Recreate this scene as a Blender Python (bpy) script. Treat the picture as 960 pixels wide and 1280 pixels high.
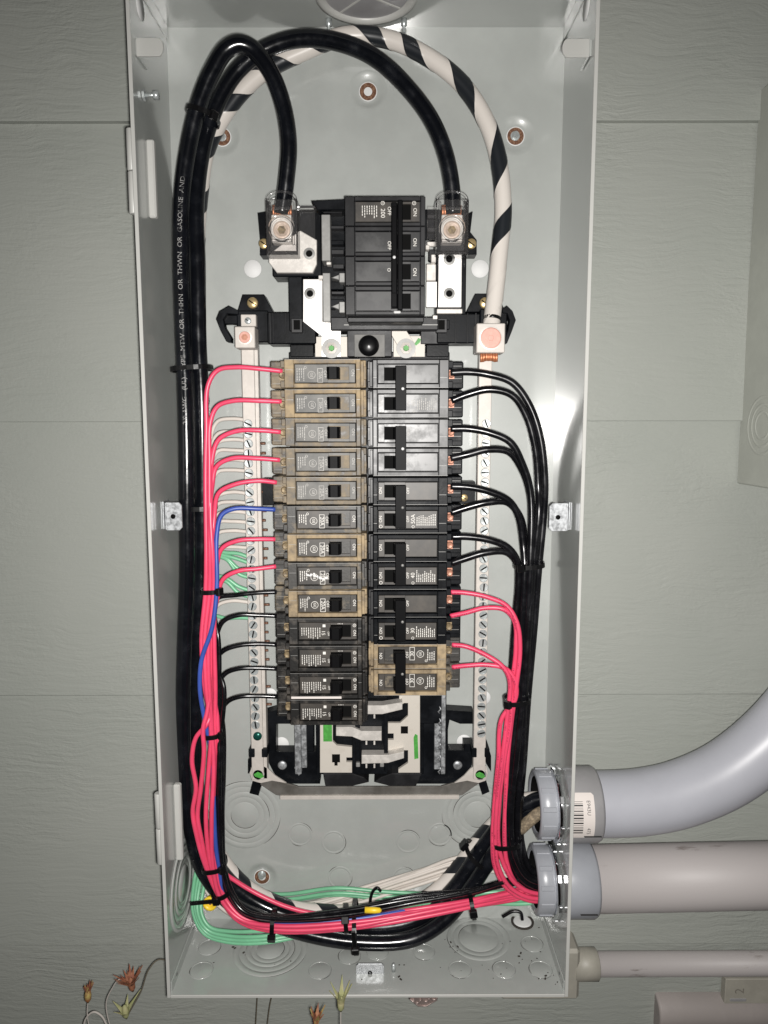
import bpy, math, random
from mathutils import Vector, Matrix
random.seed(7)
S = 0.0254                      # everything below is written in inches
for o in list(bpy.data.objects): bpy.data.objects.remove(o)
scene = bpy.context.scene
col = scene.collection

# ------------------------------------------------------------------ camera
FPX = 898.82                    # focal length for a 960 px wide frame
CAM = Vector((0.5845, -27.6248, -14.0698))
YAW, PITCH, ROLL = -0.0012, -0.1219, 0.0016
ROT = Matrix.Rotation(YAW, 3, 'Z') @ Matrix.Rotation(PITCH, 3, 'X') @ Matrix.Rotation(ROLL, 3, 'Y')
cd = bpy.data.cameras.new('camera'); cam = bpy.data.objects.new('camera', cd); col.objects.link(cam)
cd.sensor_fit = 'HORIZONTAL'; cd.sensor_width = 36; cd.lens = 36 * FPX / 960
cd.clip_start = 0.01; cd.clip_end = 50
m3 = Matrix((ROT.col[0], ROT.col[2], -ROT.col[1])).transposed()
cam.matrix_world = Matrix.Translation(CAM * S) @ m3.to_4x4()
scene.camera = cam
# ------------------------------------------------------------------ world: night, only a little stray light
w = bpy.data.worlds.new('World'); scene.world = w; w.use_nodes = True
bg = w.node_tree.nodes['Background']; bg.inputs[0].default_value = (1.0, 0.96, 0.9, 1); bg.inputs[1].default_value = 0.005
# ------------------------------------------------------------------ the phone's flash beside its lens
FLASH = CAM + Vector((0.35, 0.0, -0.35))
ld = bpy.data.lights.new('flash', 'SPOT'); ld.energy = 30.5; ld.shadow_soft_size = 0.008
ld.spot_size = math.radians(176); ld.spot_blend = 1.0; ld.color = (1.0, 0.975, 0.94)
lo = bpy.data.objects.new('flash', ld); col.objects.link(lo); lo.location = FLASH * S
aim = Vector((3.2, 0, -24.5)) - FLASH
lo.rotation_euler = aim.to_track_quat('-Z', 'Y').to_euler()
scene.view_settings.view_transform = 'Standard'; scene.view_settings.look = 'None'
scene.view_settings.exposure = 0; scene.view_settings.gamma = 1
scene.render.engine = 'CYCLES'; scene.cycles.sample_clamp_indirect = 6

# ================================================================== helpers
def at(px, py, d):
    """photo pixel -> point (inches) on the plane d inches in front of the box's back sheet"""
    v = ROT @ Vector(((px - 480) / FPX, 1, (640 - py) / FPX))
    t = (-d - CAM.y) / v.y
    return CAM + v * t

ORG = {}
class MB:
    def __init__(s): s.v = []; s.f = []; s.m = []; s.sm = []; s.uv = []; s.has_uv = False
    def face(s, idx, m=0, sm=False, uv=None):
        s.f.append(tuple(idx)); s.m.append(m); s.sm.append(sm); s.uv.append(uv)
        if uv: s.has_uv = True
    def box(s, x0, x1, y0, y1, z0, z1, b=0.0, m=0, T=None):
        if x0 > x1: x0, x1 = x1, x0
        if y0 > y1: y0, y1 = y1, y0
        if z0 > z1: z0, z1 = z1, z0
        b = min(b, (x1-x0)*.45, (y1-y0)*.45, (z1-z0)*.45)
        n = len(s.v); C = {}
        for i in (0, 1):
            for j in (0, 1):
                for k in (0, 1):
                    p = ((x0, x1)[i], (y0, y1)[j], (z0, z1)[k]); q = (1-2*i, 1-2*j, 1-2*k)
                    if b <= 0:
                        C[i, j, k] = [len(s.v)]*3; s.v.append(Vector(p))
                    else:
                        l = []
                        for ax in range(3):
                            e = [p[a] + (0 if a == ax else q[a]*b) for a in range(3)]
                            l.append(len(s.v)); s.v.append(Vector(e))
                        C[i, j, k] = l
        for ax in range(3):
            for sd in (0, 1):
                o = [a for a in range(3) if a != ax]
                cyc = [(0, 0), (1, 0), (1, 1), (0, 1)]
                idx = []
                for (a, c) in cyc:
                    key = [0, 0, 0]; key[ax] = sd; key[o[0]] = a; key[o[1]] = c
                    idx.append(C[tuple(key)][ax])
                if (sd == 0) ^ (ax == 1): idx.reverse()
                s.face(idx, m)
        if b > 0:
            for ax in range(3):
                o = [a for a in range(3) if a != ax]
                for a in (0, 1):
                    for c in (0, 1):
                        k0 = [0, 0, 0]; k0[o[0]] = a; k0[o[1]] = c; k1 = list(k0); k1[ax] = 1
                        k0 = tuple(k0); k1 = tuple(k1)
                        idx = [C[k0][o[0]], C[k0][o[1]], C[k1][o[1]], C[k1][o[0]]]
                        s.face(idx, m)
            for key, l in C.items(): s.face(l, m)
        if T is not None:
            for i in range(n, len(s.v)): s.v[i] = T @ s.v[i]
        return s
    def prism(s, poly, d0, d1, m=0, b=0.0):
        """poly: (x,z) outline; d0 front distance, d1 back distance from the back sheet"""
        n = len(s.v); N = len(poly)
        area = sum(poly[i][0]*poly[(i+1) % N][1] - poly[(i+1) % N][0]*poly[i][1] for i in range(N))
        if area < 0: poly = poly[::-1]
        cx = sum(p[0] for p in poly)/N; cz = sum(p[1] for p in poly)/N
        if b > 0:
            ins = []
            for i in range(N):
                p0, p1, p2 = Vector(poly[i-1]), Vector(poly[i]), Vector(poly[(i+1) % N])
                e1 = (p1-p0).normalized(); e2 = (p2-p1).normalized()
                n1 = Vector((-e1.y, e1.x)); n2 = Vector((-e2.y, e2.x)); bis = n1+n2
                bis = bis / max(.3, bis.length_squared) * 2 if bis.length > .05 else n1
                ins.append(p1 + bis*b)
            for p in ins: s.v.append(Vector((p.x, -d0, p.y)))
            for p in poly: s.v.append(Vector((p[0], -d0+b, p[1])))
            for p in poly: s.v.append(Vector((p[0], -d1, p[1])))
            s.face(range(n, n+N), m)
            for i in range(N):
                j = (i+1) % N
                s.face((n+N+i, n+N+j, n+j, n+i), m)
                s.face((n+2*N+i, n+2*N+j, n+N+j, n+N+i), m)
            s.face(reversed(range(n+2*N, n+3*N)), m)
        else:
            for p in poly: s.v.append(Vector((p[0], -d0, p[1])))
            for p in poly: s.v.append(Vector((p[0], -d1, p[1])))
            s.face(range(n, n+N), m)
            for i in range(N):
                j = (i+1) % N
                s.face((n+N+i, n+N+j, n+j, n+i), m)
            s.face(reversed(range(n+N, n+2*N)), m)
        return s
    def ppx(s, pts, d0, d1, m=0, b=0.0):
        return s.prism([(q.x, q.z) for q in (at(x, y, d0) for x, y in pts)], d0, d1, m, b)
    def rpx(s, x0, y0, x1, y1, d0, d1, m=0, b=0.0):
        p = at((x0+x1)/2, (y0+y1)/2, d0); a = at(x0, (y0+y1)/2, d0); c = at(x1, (y0+y1)/2, d0)
        t = at((x0+x1)/2, y0, d0); u = at((x0+x1)/2, y1, d0)
        return s.box(a.x, c.x, -d0, -d1, u.z, t.z, b, m)
    def lathe(s, prof, c, axis='Y', seg=24, m=0, smooth=True, cap=True, mfun=None):
        """prof: (radius, offset along axis); axis +Y means away from the viewer"""
        n = len(s.v); c = Vector(c)
        ax = {'X': Vector((1, 0, 0)), 'Y': Vector((0, 1, 0)), 'Z': Vector((0, 0, 1))}[axis] if isinstance(axis, str) else Vector(axis).normalized()
        u = ax.orthogonal().normalized(); v = ax.cross(u)
        if ax.y == 1: u, v = Vector((1, 0, 0)), Vector((0, 0, 1))
        for r, h in prof:
            for k in range(seg):
                a = 2*math.pi*k/seg; s.v.append(c + ax*h + (u*math.cos(a) + v*math.sin(a))*r)
        for i in range(len(prof)-1):
            for k in range(seg):
                j = (k+1) % seg
                s.face((n+i*seg+k, n+i*seg+j, n+(i+1)*seg+j, n+(i+1)*seg+k), m if mfun is None else mfun(i), smooth)
        if cap:
            if prof[0][0] > 1e-4: s.face(list(range(n, n+seg)), m if mfun is None else mfun(0))
            if prof[-1][0] > 1e-4: s.face(list(range(n+(len(prof)-1)*seg, n+len(prof)*seg)), m if mfun is None else mfun(len(prof)-2))
        return s
    def tube(s, pts, r, seg=10, m=0, cap=True):
        """pts dense points; r number or list"""
        N = len(pts); n = len(s.v); L = 0.0; t = (pts[1]-pts[0]).normalized()
        u = t.orthogonal().normalized(); prevt = t; us = []
        for i in range(N):
            t = (pts[min(i+1, N-1)] - pts[max(i-1, 0)]).normalized()
            q = prevt.rotation_difference(t); u = q @ u; u = (u - t*u.dot(t)).normalized(); prevt = t
            v = t.cross(u); rr = r[i] if isinstance(r, (list, tuple)) else r
            if i: L += (pts[i]-pts[i-1]).length
            us.append(L)
            for k in range(seg):
                a = 2*math.pi*k/seg; s.v.append(pts[i] + (u*math.cos(a)+v*math.sin(a))*rr)
        for i in range(N-1):
            for k in range(seg):
                j = (k+1) % seg
                uv = ((us[i], k/seg), (us[i], (k+1)/seg), (us[i+1], (k+1)/seg), (us[i+1], k/seg))
                s.face((n+i*seg+k, n+i*seg+j, n+(i+1)*seg+j, n+(i+1)*seg+k), m, True, uv)
        if cap:
            s.face(list(range(n, n+seg))[::-1], m); s.face(list(range(n+(N-1)*seg, n+N*seg)), m)
        return s
    def ring(s, c, r0, r1, d0, d1, seg=28, m=0):
        """flat ring facing the viewer standing d0..d1 above the sheet"""
        return s.lathe([(r0, 0), (r0, -(d0-d1)), (r1, -(d0-d1)), (r1, 0)], (c[0], -d1, c[1]), 'Y', seg, m, False, False)
    def build(s, name, mats, parent=None, origin=None):
        org = ORG.get(parent, Vector((0, 0, 0))) if parent else (Vector(origin) if origin is not None else Vector((0, 0, 0)))
        me = bpy.data.meshes.new(name)
        me.from_pydata([tuple((p-org)*S) for p in s.v], [], s.f)
        if not isinstance(mats, (list, tuple)): mats = [mats]
        for mm in mats: me.materials.append(mm)
        me.polygons.foreach_set('material_index', s.m); me.polygons.foreach_set('use_smooth', s.sm)
        if s.has_uv:
            l = me.uv_layers.new(name='UVMap'); k = 0
            for f, uv in zip(s.f, s.uv):
                for i in range(len(f)):
                    if uv: l.data[k].uv = uv[i]
                    k += 1
        me.update()
        import bmesh
        bm = bmesh.new(); bm.from_mesh(me); bmesh.ops.recalc_face_normals(bm, faces=bm.faces); bm.to_mesh(me); bm.free()
        o = bpy.data.objects.new(name, me); col.objects.link(o)
        if parent: o.parent = parent; ORG[o] = org
        else: o.location = org*S; ORG[o] = org
        return o
def sub(name, mb, mats, parent): return mb.build(name, mats, parent)
def tag(o, label, cat, group=None):
    o['label'] = label; o['category'] = cat
    if group: o['group'] = group
    return o
def thing(name, label, cat, loc, group=None):
    o = bpy.data.objects.new(name, None); col.objects.link(o); o.location = Vector(loc)*S; o.empty_display_size = .02
    ORG[o] = Vector(loc); return tag(o, label, cat, group)
def spline(ctrl, n=10):
    P = [Vector(p) for p in ctrl]
    P = [P[0]*2-P[1]] + P + [P[-1]*2-P[-2]]; out = []
    for i in range(1, len(P)-2):
        p0, p1, p2, p3 = P[i-1:i+3]
        t0 = 0; t1 = max(1e-4, (p1-p0).length**.5); t2 = t1+max(1e-4, (p2-p1).length**.5); t3 = t2+max(1e-4, (p3-p2).length**.5)
        for k in range(n):
            t = t1+(t2-t1)*k/n
            a1 = p0*((t1-t)/(t1-t0))+p1*((t-t0)/(t1-t0)); a2 = p1*((t2-t)/(t2-t1))+p2*((t-t1)/(t2-t1)); a3 = p2*((t3-t)/(t3-t2))+p3*((t-t2)/(t3-t2))
            b1 = a1*((t2-t)/(t2-t0))+a2*((t-t0)/(t2-t0)); b2 = a2*((t3-t)/(t3-t1))+a3*((t-t1)/(t3-t1))
            out.append(b1*((t2-t)/(t2-t1))+b2*((t-t1)/(t2-t1)))
    out.append(P[-2]); return out
def wpath(pts, n=8): return spline([at(*p) for p in pts], n)
TXT = {}
def text_geo(body, bold=False):
    if body in TXT: return TXT[body]
    cu = bpy.data.curves.new('lettering', 'FONT'); cu.body = body; cu.size = 1; cu.resolution_u = 3; cu.align_x = 'CENTER'; cu.align_y = 'CENTER'
    if bold: cu.offset = .012
    o = bpy.data.objects.new('lettering_tmp', cu); col.objects.link(o)
    dg = bpy.context.evaluated_depsgraph_get(); dg.update(); me = o.evaluated_get(dg).to_mesh()
    r = ([tuple(v.co)[:2] for v in me.vertices], [tuple(p.vertices) for p in me.polygons])
    o.evaluated_get(dg).to_mesh_clear(); bpy.data.objects.remove(o); bpy.data.curves.remove(cu)
    TXT[body] = r; return r
def add_text(mb, body, size, fn, m=0, squash=1.0):
    vs, fs = text_geo(body); n = len(mb.v)
    for x, y in vs: mb.v.append(Vector(fn(x*size*squash, y*size)))
    for f in fs: mb.face([n+i for i in f], m)

# ================================================================== materials
def newmat(name):
    m = bpy.data.materials.new(name); m.use_nodes = True; nt = m.node_tree
    return m, nt, nt.nodes['Principled BSDF']
def mat(name, c, rough=.5, metal=0, spec=.5, coat=0, coat_r=.1, var=0, vscale=60, bump=0, bscale=300, c2=None, thr=(.45, .65), rvar=0, stretch=None, trans=0):
    m, nt, b = newmat(name); N = nt.nodes; L = nt.links
    b.inputs['Base Color'].default_value = (*c, 1); b.inputs['Roughness'].default_value = rough; b.inputs['Metallic'].default_value = metal
    b.inputs['Specular IOR Level'].default_value = spec; b.inputs['Coat Weight'].default_value = coat; b.inputs['Coat Roughness'].default_value = coat_r
    tc = N.new('ShaderNodeTexCoord'); geo = N.new('ShaderNodeNewGeometry'); src = geo.outputs['Position']
    if stretch:
        mp = N.new('ShaderNodeMapping'); mp.inputs['Scale'].default_value = stretch; L.new(src, mp.inputs[0]); src = mp.outputs[0]
    if var or c2 or rvar:
        n = N.new('ShaderNodeTexNoise'); n.inputs['Scale'].default_value = vscale; n.inputs['Detail'].default_value = 6; n.inputs['Roughness'].default_value = .65; L.new(src, n.inputs['Vector'])
        r = N.new('ShaderNodeMapRange'); r.inputs[1].default_value = thr[0]; r.inputs[2].default_value = thr[1]; L.new(n.outputs[0], r.inputs[0])
        mx = N.new('ShaderNodeMix'); mx.data_type = 'RGBA'; L.new(r.outputs[0], mx.inputs[0])
        mx.inputs[6].default_value = (*c, 1)
        cc = c2 if c2 else tuple(min(1, x*(1+var)) for x in c)
        mx.inputs[7].default_value = (*cc, 1); L.new(mx.outputs[2], b.inputs['Base Color'])
        if rvar:
            rr = N.new('ShaderNodeMapRange'); rr.inputs[1].default_value = thr[0]; rr.inputs[2].default_value = thr[1]; rr.inputs[3].default_value = rough; rr.inputs[4].default_value = rough+rvar
            L.new(n.outputs[0], rr.inputs[0]); L.new(rr.outputs[0], b.inputs['Roughness'])
    if bump:
        n2 = N.new('ShaderNodeTexNoise'); n2.inputs['Scale'].default_value = bscale; n2.inputs['Detail'].default_value = 3; L.new(src, n2.inputs['Vector'])
        bp = N.new('ShaderNodeBump'); bp.inputs['Strength'].default_value = bump; bp.inputs['Distance'].default_value = .0006; L.new(n2.outputs[0], bp.inputs['Height']); L.new(bp.outputs[0], b.inputs['Normal'])
    return m
M = {}
M['paint'] = mat('grey_enamel', (.345, .36, .345), .40, spec=.5, coat=1.0, coat_r=.14, var=.09, vscale=14, bump=.06, bscale=420, rvar=.08)
M['paint'].node_tree.nodes['Principled BSDF'].inputs['Coat IOR'].default_value = 1.75
M['edge'] = mat('grey_enamel_edge', (.42, .42, .40), .4, bump=.05)
M['siding'] = None
M['black'] = mat('black_plastic', (.003, .0035, .0045), .36, spec=.13, var=1.0, vscale=40, bump=.08, bscale=500, rvar=.15)
M['matte'] = mat('matte_black_handle', (.004, .004, .0045), .45, spec=.06, bump=.05)
M['black_gloss'] = mat('black_breaker_plastic', (.009, .009, .010), .40, spec=.38, var=.8, vscale=30, bump=.05, bscale=600, rvar=.15)
M['insul'] = mat('black_insulation', (.0035, .004, .0055), .17, spec=.42, var=.8, vscale=60, bump=.10, bscale=150, rvar=.12)
M['insul_s'] = mat('black_wire_insulation', (.004, .004, .005), .2, spec=.42, var=.8, vscale=70, bump=.08, bscale=200, rvar=.15)
M['red'] = mat('red_insulation', (.64, .055, .12), .36, spec=.45, var=.12, vscale=50, bump=.05, bscale=200)
M['blue'] = mat('blue_insulation', (.035, .07, .30), .36, spec=.45, var=.2, vscale=50)
M['green'] = mat('green_insulation', (.15, .40, .235), .34, spec=.45, var=.15, vscale=50)
M['white'] = mat('white_insulation', (.56, .515, .47), .4, spec=.45, var=.08, vscale=50)
def wire_print(m, ink, amount=.62):
    nt = m.node_tree; N = nt.nodes; L = nt.links; b = N['Principled BSDF']; old = b.inputs['Base Color'].links[0].from_socket
    uv = N.new('ShaderNodeUVMap'); sp = N.new('ShaderNodeSeparateXYZ'); L.new(uv.outputs[0], sp.inputs[0])
    def mth(op, a, bb):
        n = N.new('ShaderNodeMath'); n.operation = op
        for k, v in enumerate((a, bb)):
            if isinstance(v, (int, float)): n.inputs[k].default_value = v
            else: L.new(v, n.inputs[k])
        return n.outputs[0]
    band = mth('LESS_THAN', mth('ABSOLUTE', mth('SUBTRACT', sp.outputs[1], .42), 0), .05)
    def ns(sc, thr):
        n = N.new('ShaderNodeTexNoise'); n.noise_dimensions = '1D'; n.inputs['Scale'].default_value = sc; n.inputs['Detail'].default_value = 1; L.new(sp.outputs[0], n.inputs['W']); return mth('GREATER_THAN', n.outputs[0], thr)
    f = mth('MULTIPLY', mth('MULTIPLY', mth('MULTIPLY', band, ns(26, .5)), ns(.7, .5)), amount)
    mx = N.new('ShaderNodeMix'); mx.data_type = 'RGBA'; L.new(f, mx.inputs[0]); L.new(old, mx.inputs[6]); mx.inputs[7].default_value = (*ink, 1); L.new(mx.outputs[2], b.inputs['Base Color'])
wire_print(M['red'], (.12, .01, .03)); wire_print(M['white'], (.1, .09, .08), .8); wire_print(M['blue'], (.5, .5, .6), .5)
M['tie'] = mat('black_nylon', (.004, .004, .0045), .3, spec=.35, bump=.1)
M['tin'] = mat('tin_plated_metal', (.50, .475, .445), .48, metal=.3, var=.3, vscale=120, bump=.06, bscale=300)
M['tin_bright'] = mat('bright_tin_bus', (.78, .76, .74), .38, metal=.45, var=.06, vscale=120)
M['bar'] = mat('tin_neutral_bar', (.47, .435, .40), .48, metal=.1, var=.1, vscale=150, bump=.04)
M['galv'] = mat('galvanised_steel', (.30, .31, .32), .36, metal=.7, c2=(.46, .475, .49), vscale=260, thr=(.4, .6), rvar=.2, bump=.1, bscale=300)
M['zinc'] = mat('zinc_screw', (.48, .51, .51), .3, metal=.6, var=.35, vscale=400, bump=.1)
M['chrome'] = mat('polished_steel', (.75, .76, .78), .08, metal=1.0, bump=.04)
M['brass'] = mat('yellow_zinc', (.62, .47, .24), .34, metal=.7, var=.25, vscale=300)
M['dullbrass'] = mat('dusty_brass_screw', (.24, .18, .10), .55, metal=.25, c2=(.10, .075, .05), vscale=300)
M['strapmet'] = mat('brown_tarnished_steel', (.20, .185, .165), .36, metal=.7, c2=(.36, .345, .32), vscale=28, thr=(.35, .7), rvar=.1)
M['copper'] = mat('copper', (.36, .17, .115), .48, metal=.35, var=.25, vscale=300, bump=.1)
M['pinkcu'] = mat('copper_set_screw', (.52, .28, .23), .5, metal=.12, var=.15, vscale=300)
M['tipcu'] = mat('tarnished_copper_tip', (.17, .085, .055), .5, metal=.3)
M['lugcu'] = mat('pale_copper_screw', (.44, .35, .285), .5, metal=.1, var=.3, vscale=300)
M['strands'] = mat('copper_strands', (.50, .20, .10), .4, metal=.6, var=.4, vscale=400)
M['greymet'] = mat('dull_steel', (.23, .228, .22), .5, metal=.3, var=.2, vscale=90, bump=.1)
M['cream'] = mat('cream_bus_plate', (.50, .465, .415), .5, metal=.05, var=.08, vscale=60, c2=(.44, .40, .35), thr=(.55, .75))
M['marker'] = mat('green_marker', (.05, .25, .04), .5, var=.4, vscale=300)
M['pvc'] = mat('grey_pvc', (.27, .28, .305), .32, spec=.5, var=.08, vscale=20, bump=.05)
M['pvc_pale'] = mat('grey_pvc_pale', (.355, .36, .395), .36, spec=.5, var=.06, vscale=12, bump=.06, bscale=100)
M['pvc_dirty'] = mat('weathered_pvc', (.37, .345, .34), .5, spec=.35, c2=(.20, .175, .165), vscale=48, thr=(.60, .67), bump=.1, stretch=(.25, 1, 1.2))
M['pvc_low'] = mat('faded_mauve_pipe', (.28, .252, .24), .55, spec=.3, var=.1, vscale=20)
M['painted'] = mat('sage_painted_fitting', (.30, .285, .245), .5, var=.15, vscale=40, bump=.2, bscale=120)
M['hub'] = mat('dark_pvc_hub', (.25, .245, .25), .42, var=.1, vscale=40)
M['sticker'] = mat('white_sticker', (.6, .55, .52), .55)
M['ink'] = mat('black_ink', (.03, .03, .03), .6)
M['print'] = mat('white_print', (.62, .60, .56), .6, var=.25, vscale=500)
M['print_c'] = mat('worn_cable_print', (.24, .235, .23), .6, c2=(.03, .03, .03), vscale=90, thr=(.5, .6))
M['print_dim'] = mat('worn_grey_print', (.33, .32, .30), .6, var=.5, vscale=500)
M['rust'] = mat('rusty_washer', (.10, .042, .022), .8, c2=(.24, .13, .075), vscale=600, bump=.3)
M['plug'] = mat('white_backing_disc', (.62, .62, .615), .6)
M['yellow'] = mat('yellow_plastic', (.80, .55, .03), .4)
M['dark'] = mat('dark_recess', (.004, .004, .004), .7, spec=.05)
M['dustw'] = mat('dirty_braid', (.14, .11, .075), .8, c2=(.34, .27, .18), vscale=350, bump=.4)
M['soil'] = mat('dirt_specks', (.03, .025, .02), .9)
M['petal_red'] = mat('dry_red_petal', (.20, .065, .035), .75, c2=(.33, .15, .075), vscale=200)
M['petal_yel'] = mat('dry_yellow_petal', (.38, .30, .10), .7, c2=(.24, .09, .04), vscale=120)
M['petal_grn'] = mat('pale_green_sepal', (.29, .30, .14), .7, c2=(.36, .33, .18), vscale=150)
M['stem'] = mat('dry_brown_stem', (.10, .085, .06), .7)
M['stem_pale'] = mat('pale_dry_stem', (.42, .39, .36), .7)
M['tagmetal'] = mat('bronze_toned_tag', (.34, .27, .25), .4, metal=.6, var=.3, vscale=200)
def dust(name, lo, hi, base=(.02, .02, .021), tan=(.43, .325, .195), scale=70, rough=.45):
    return mat(name, base, rough, c2=tan, vscale=scale, thr=(lo, hi), rvar=.35, bump=.15, bscale=400)
M['dust3'] = dust('plastic_thick_dust', .32, .60, base=(.075, .055, .036), tan=(.33, .25, .15), scale=75)
M['dust2'] = dust('plastic_dusty', .38, .64, base=(.045, .038, .03), tan=(.255, .205, .14), scale=80)
M['dust1'] = dust('plastic_light_dust', .5, .8, base=(.035, .033, .03), tan=(.30, .24, .16))
M['dust0'] = dust('plastic_traces_of_dust', .50, .82, base=(.010, .0095, .009), tan=(.10, .085, .07), rough=.4)
M['plate_g'] = mat('dusty_grey_label', (.095, .094, .09), .52, spec=.35, c2=(.165, .16, .15), vscale=60, thr=(.4, .7))
M['plate_k'] = mat('dark_label', (.034, .031, .028), .45, c2=(.066, .057, .048), vscale=70, thr=(.4, .7))
M['bezel_s'] = mat('shiny_black_bezel', (.012, .012, .013), .42, spec=.6, var=.6, vscale=35, rvar=.1)
M['plate_s'] = mat('glossy_black_label', (.03, .03, .031), .36, spec=.5, c2=(.05, .05, .05), vscale=40, rvar=.14, bump=.04, bscale=90)
def stripe_mat():
    m, nt, b = newmat('white_cable_with_black_spiral_tape'); N = nt.nodes; L = nt.links
    uv = N.new('ShaderNodeUVMap'); sp = N.new('ShaderNodeSeparateXYZ'); L.new(uv.outputs[0], sp.inputs[0])
    ad = N.new('ShaderNodeMath'); ad.operation = 'SUBTRACT'; L.new(sp.outputs[0], ad.inputs[0]); L.new(sp.outputs[1], ad.inputs[1])
    fr = N.new('ShaderNodeMath'); fr.operation = 'FRACT'; L.new(ad.outputs[0], fr.inputs[0])
    mu = N.new('ShaderNodeMath'); mu.operation = 'LESS_THAN'; mu.inputs[1].default_value = .43; L.new(fr.outputs[0], mu.inputs[0])
    st = N.new('ShaderNodeMath'); st.name = 'start'; st.operation = 'GREATER_THAN'; L.new(sp.outputs[0], st.inputs[0])
    m2 = N.new('ShaderNodeMath'); m2.operation = 'MULTIPLY'; L.new(mu.outputs[0], m2.inputs[0]); L.new(st.outputs[0], m2.inputs[1]); mu = m2
    mx = N.new('ShaderNodeMix'); mx.data_type = 'RGBA'; L.new(mu.outputs[0], mx.inputs[0]); mx.inputs[6].default_value = (.58, .54, .50, 1); mx.inputs[7].default_value = (.011, .013, .016, 1)
    L.new(mx.outputs[2], b.inputs['Base Color']); b.inputs['Roughness'].default_value = .33; return m
M['meter'] = mat('sage_meter_paint', (.36, .37, .335), .5, spec=.3, var=.1, vscale=20, bump=.1, bscale=120)
M['stripe'] = stripe_mat()
def clear_mat():
    m, nt, b = newmat('clear_plastic'); N = nt.nodes; L = nt.links; out = N['Material Output']
    tr = N.new('ShaderNodeBsdfTransparent'); tr.inputs[0].default_value = (.995, .992, .992, 1)
    gl = N.new('ShaderNodeBsdfGlossy'); gl.inputs['Roughness'].default_value = .09
    df = N.new('ShaderNodeBsdfDiffuse'); df.inputs[0].default_value = (.75, .73, .73, 1)
    lw = N.new('ShaderNodeLayerWeight'); lw.inputs[0].default_value = .24
    m1 = N.new('ShaderNodeMixShader'); m1.inputs[0].default_value = .014; L.new(tr.outputs[0], m1.inputs[1]); L.new(df.outputs[0], m1.inputs[2])
    m2 = N.new('ShaderNodeMixShader'); L.new(lw.outputs['Fresnel'], m2.inputs[0]); L.new(m1.outputs[0], m2.inputs[1]); L.new(gl.outputs[0], m2.inputs[2])
    L.new(m2.outputs[0], out.inputs[0]); return m
M['clear'] = clear_mat()
def siding_mat():
    m, nt, b = newmat('sage_grey_woodgrain_siding'); N = nt.nodes; L = nt.links
    geo = N.new('ShaderNodeNewGeometry'); mp = N.new('ShaderNodeMapping'); mp.inputs['Scale'].default_value = (9, 9, 85); L.new(geo.outputs['Position'], mp.inputs[0])
    oi = N.new('ShaderNodeObjectInfo'); ad = N.new('ShaderNodeVectorMath'); ad.operation = 'ADD'; L.new(mp.outputs[0], ad.inputs[0])
    sc = N.new('ShaderNodeMath'); sc.operation = 'MULTIPLY'; sc.inputs[1].default_value = 37; L.new(oi.outputs['Random'], sc.inputs[0]); L.new(sc.outputs[0], ad.inputs[1])
    n0 = N.new('ShaderNodeTexNoise'); n0.inputs['Scale'].default_value = 14; n0.inputs['Detail'].default_value = 2; L.new(geo.outputs['Position'], n0.inputs['Vector'])
    ws = N.new('ShaderNodeVectorMath'); ws.operation = 'MULTIPLY_ADD'; L.new(n0.outputs['Color'], ws.inputs[0]); ws.inputs[1].default_value = (1.6, 1.6, 2.2); L.new(ad.outputs[0], ws.inputs[2])
    n = N.new('ShaderNodeTexNoise'); n.inputs['Scale'].default_value = 2.6; n.inputs['Detail'].default_value = 6; n.inputs['Roughness'].default_value = .6; L.new(ws.outputs[0], n.inputs['Vector'])
    n2 = N.new('ShaderNodeTexNoise'); n2.inputs['Scale'].default_value = 330; n2.inputs['Detail'].default_value = 3; L.new(geo.outputs['Position'], n2.inputs['Vector'])
    mm = N.new('ShaderNodeMath'); mm.operation = 'MULTIPLY_ADD'; mm.inputs[1].default_value = .22; L.new(n2.outputs[0], mm.inputs[0]); L.new(n.outputs[0], mm.inputs[2])
    bp = N.new('ShaderNodeBump'); bp.inputs['Distance'].default_value = .0016; L.new(mm.outputs[0], bp.inputs['Height'])
    nk = N.new('ShaderNodeTexNoise'); nk.inputs['Scale'].default_value = 9; nk.inputs['Detail'].default_value = 3; L.new(geo.outputs['Position'], nk.inputs['Vector']); mr = N.new('ShaderNodeMapRange'); mr.inputs[1].default_value = .38; mr.inputs[2].default_value = .66; mr.inputs[3].default_value = .35; mr.inputs[4].default_value = 1.0; L.new(nk.outputs[0], mr.inputs[0]); L.new(mr.outputs[0], bp.inputs['Strength']); L.new(bp.outputs[0], b.inputs['Normal'])
    n3 = N.new('ShaderNodeTexNoise'); n3.inputs['Scale'].default_value = 7; n3.inputs['Detail'].default_value = 5; L.new(geo.outputs['Position'], n3.inputs['Vector'])
    mx = N.new('ShaderNodeMix'); mx.data_type = 'RGBA'; L.new(n3.outputs[0], mx.inputs[0]); mx.inputs[6].default_value = (.272, .29, .264, 1); mx.inputs[7].default_value = (.33, .338, .312, 1); L.new(mx.outputs[2], b.inputs['Base Color'])
    b.inputs['Roughness'].default_value = .55; b.inputs['Specular IOR Level'].default_value = .4; return m
M['siding'] = siding_mat()

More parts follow.
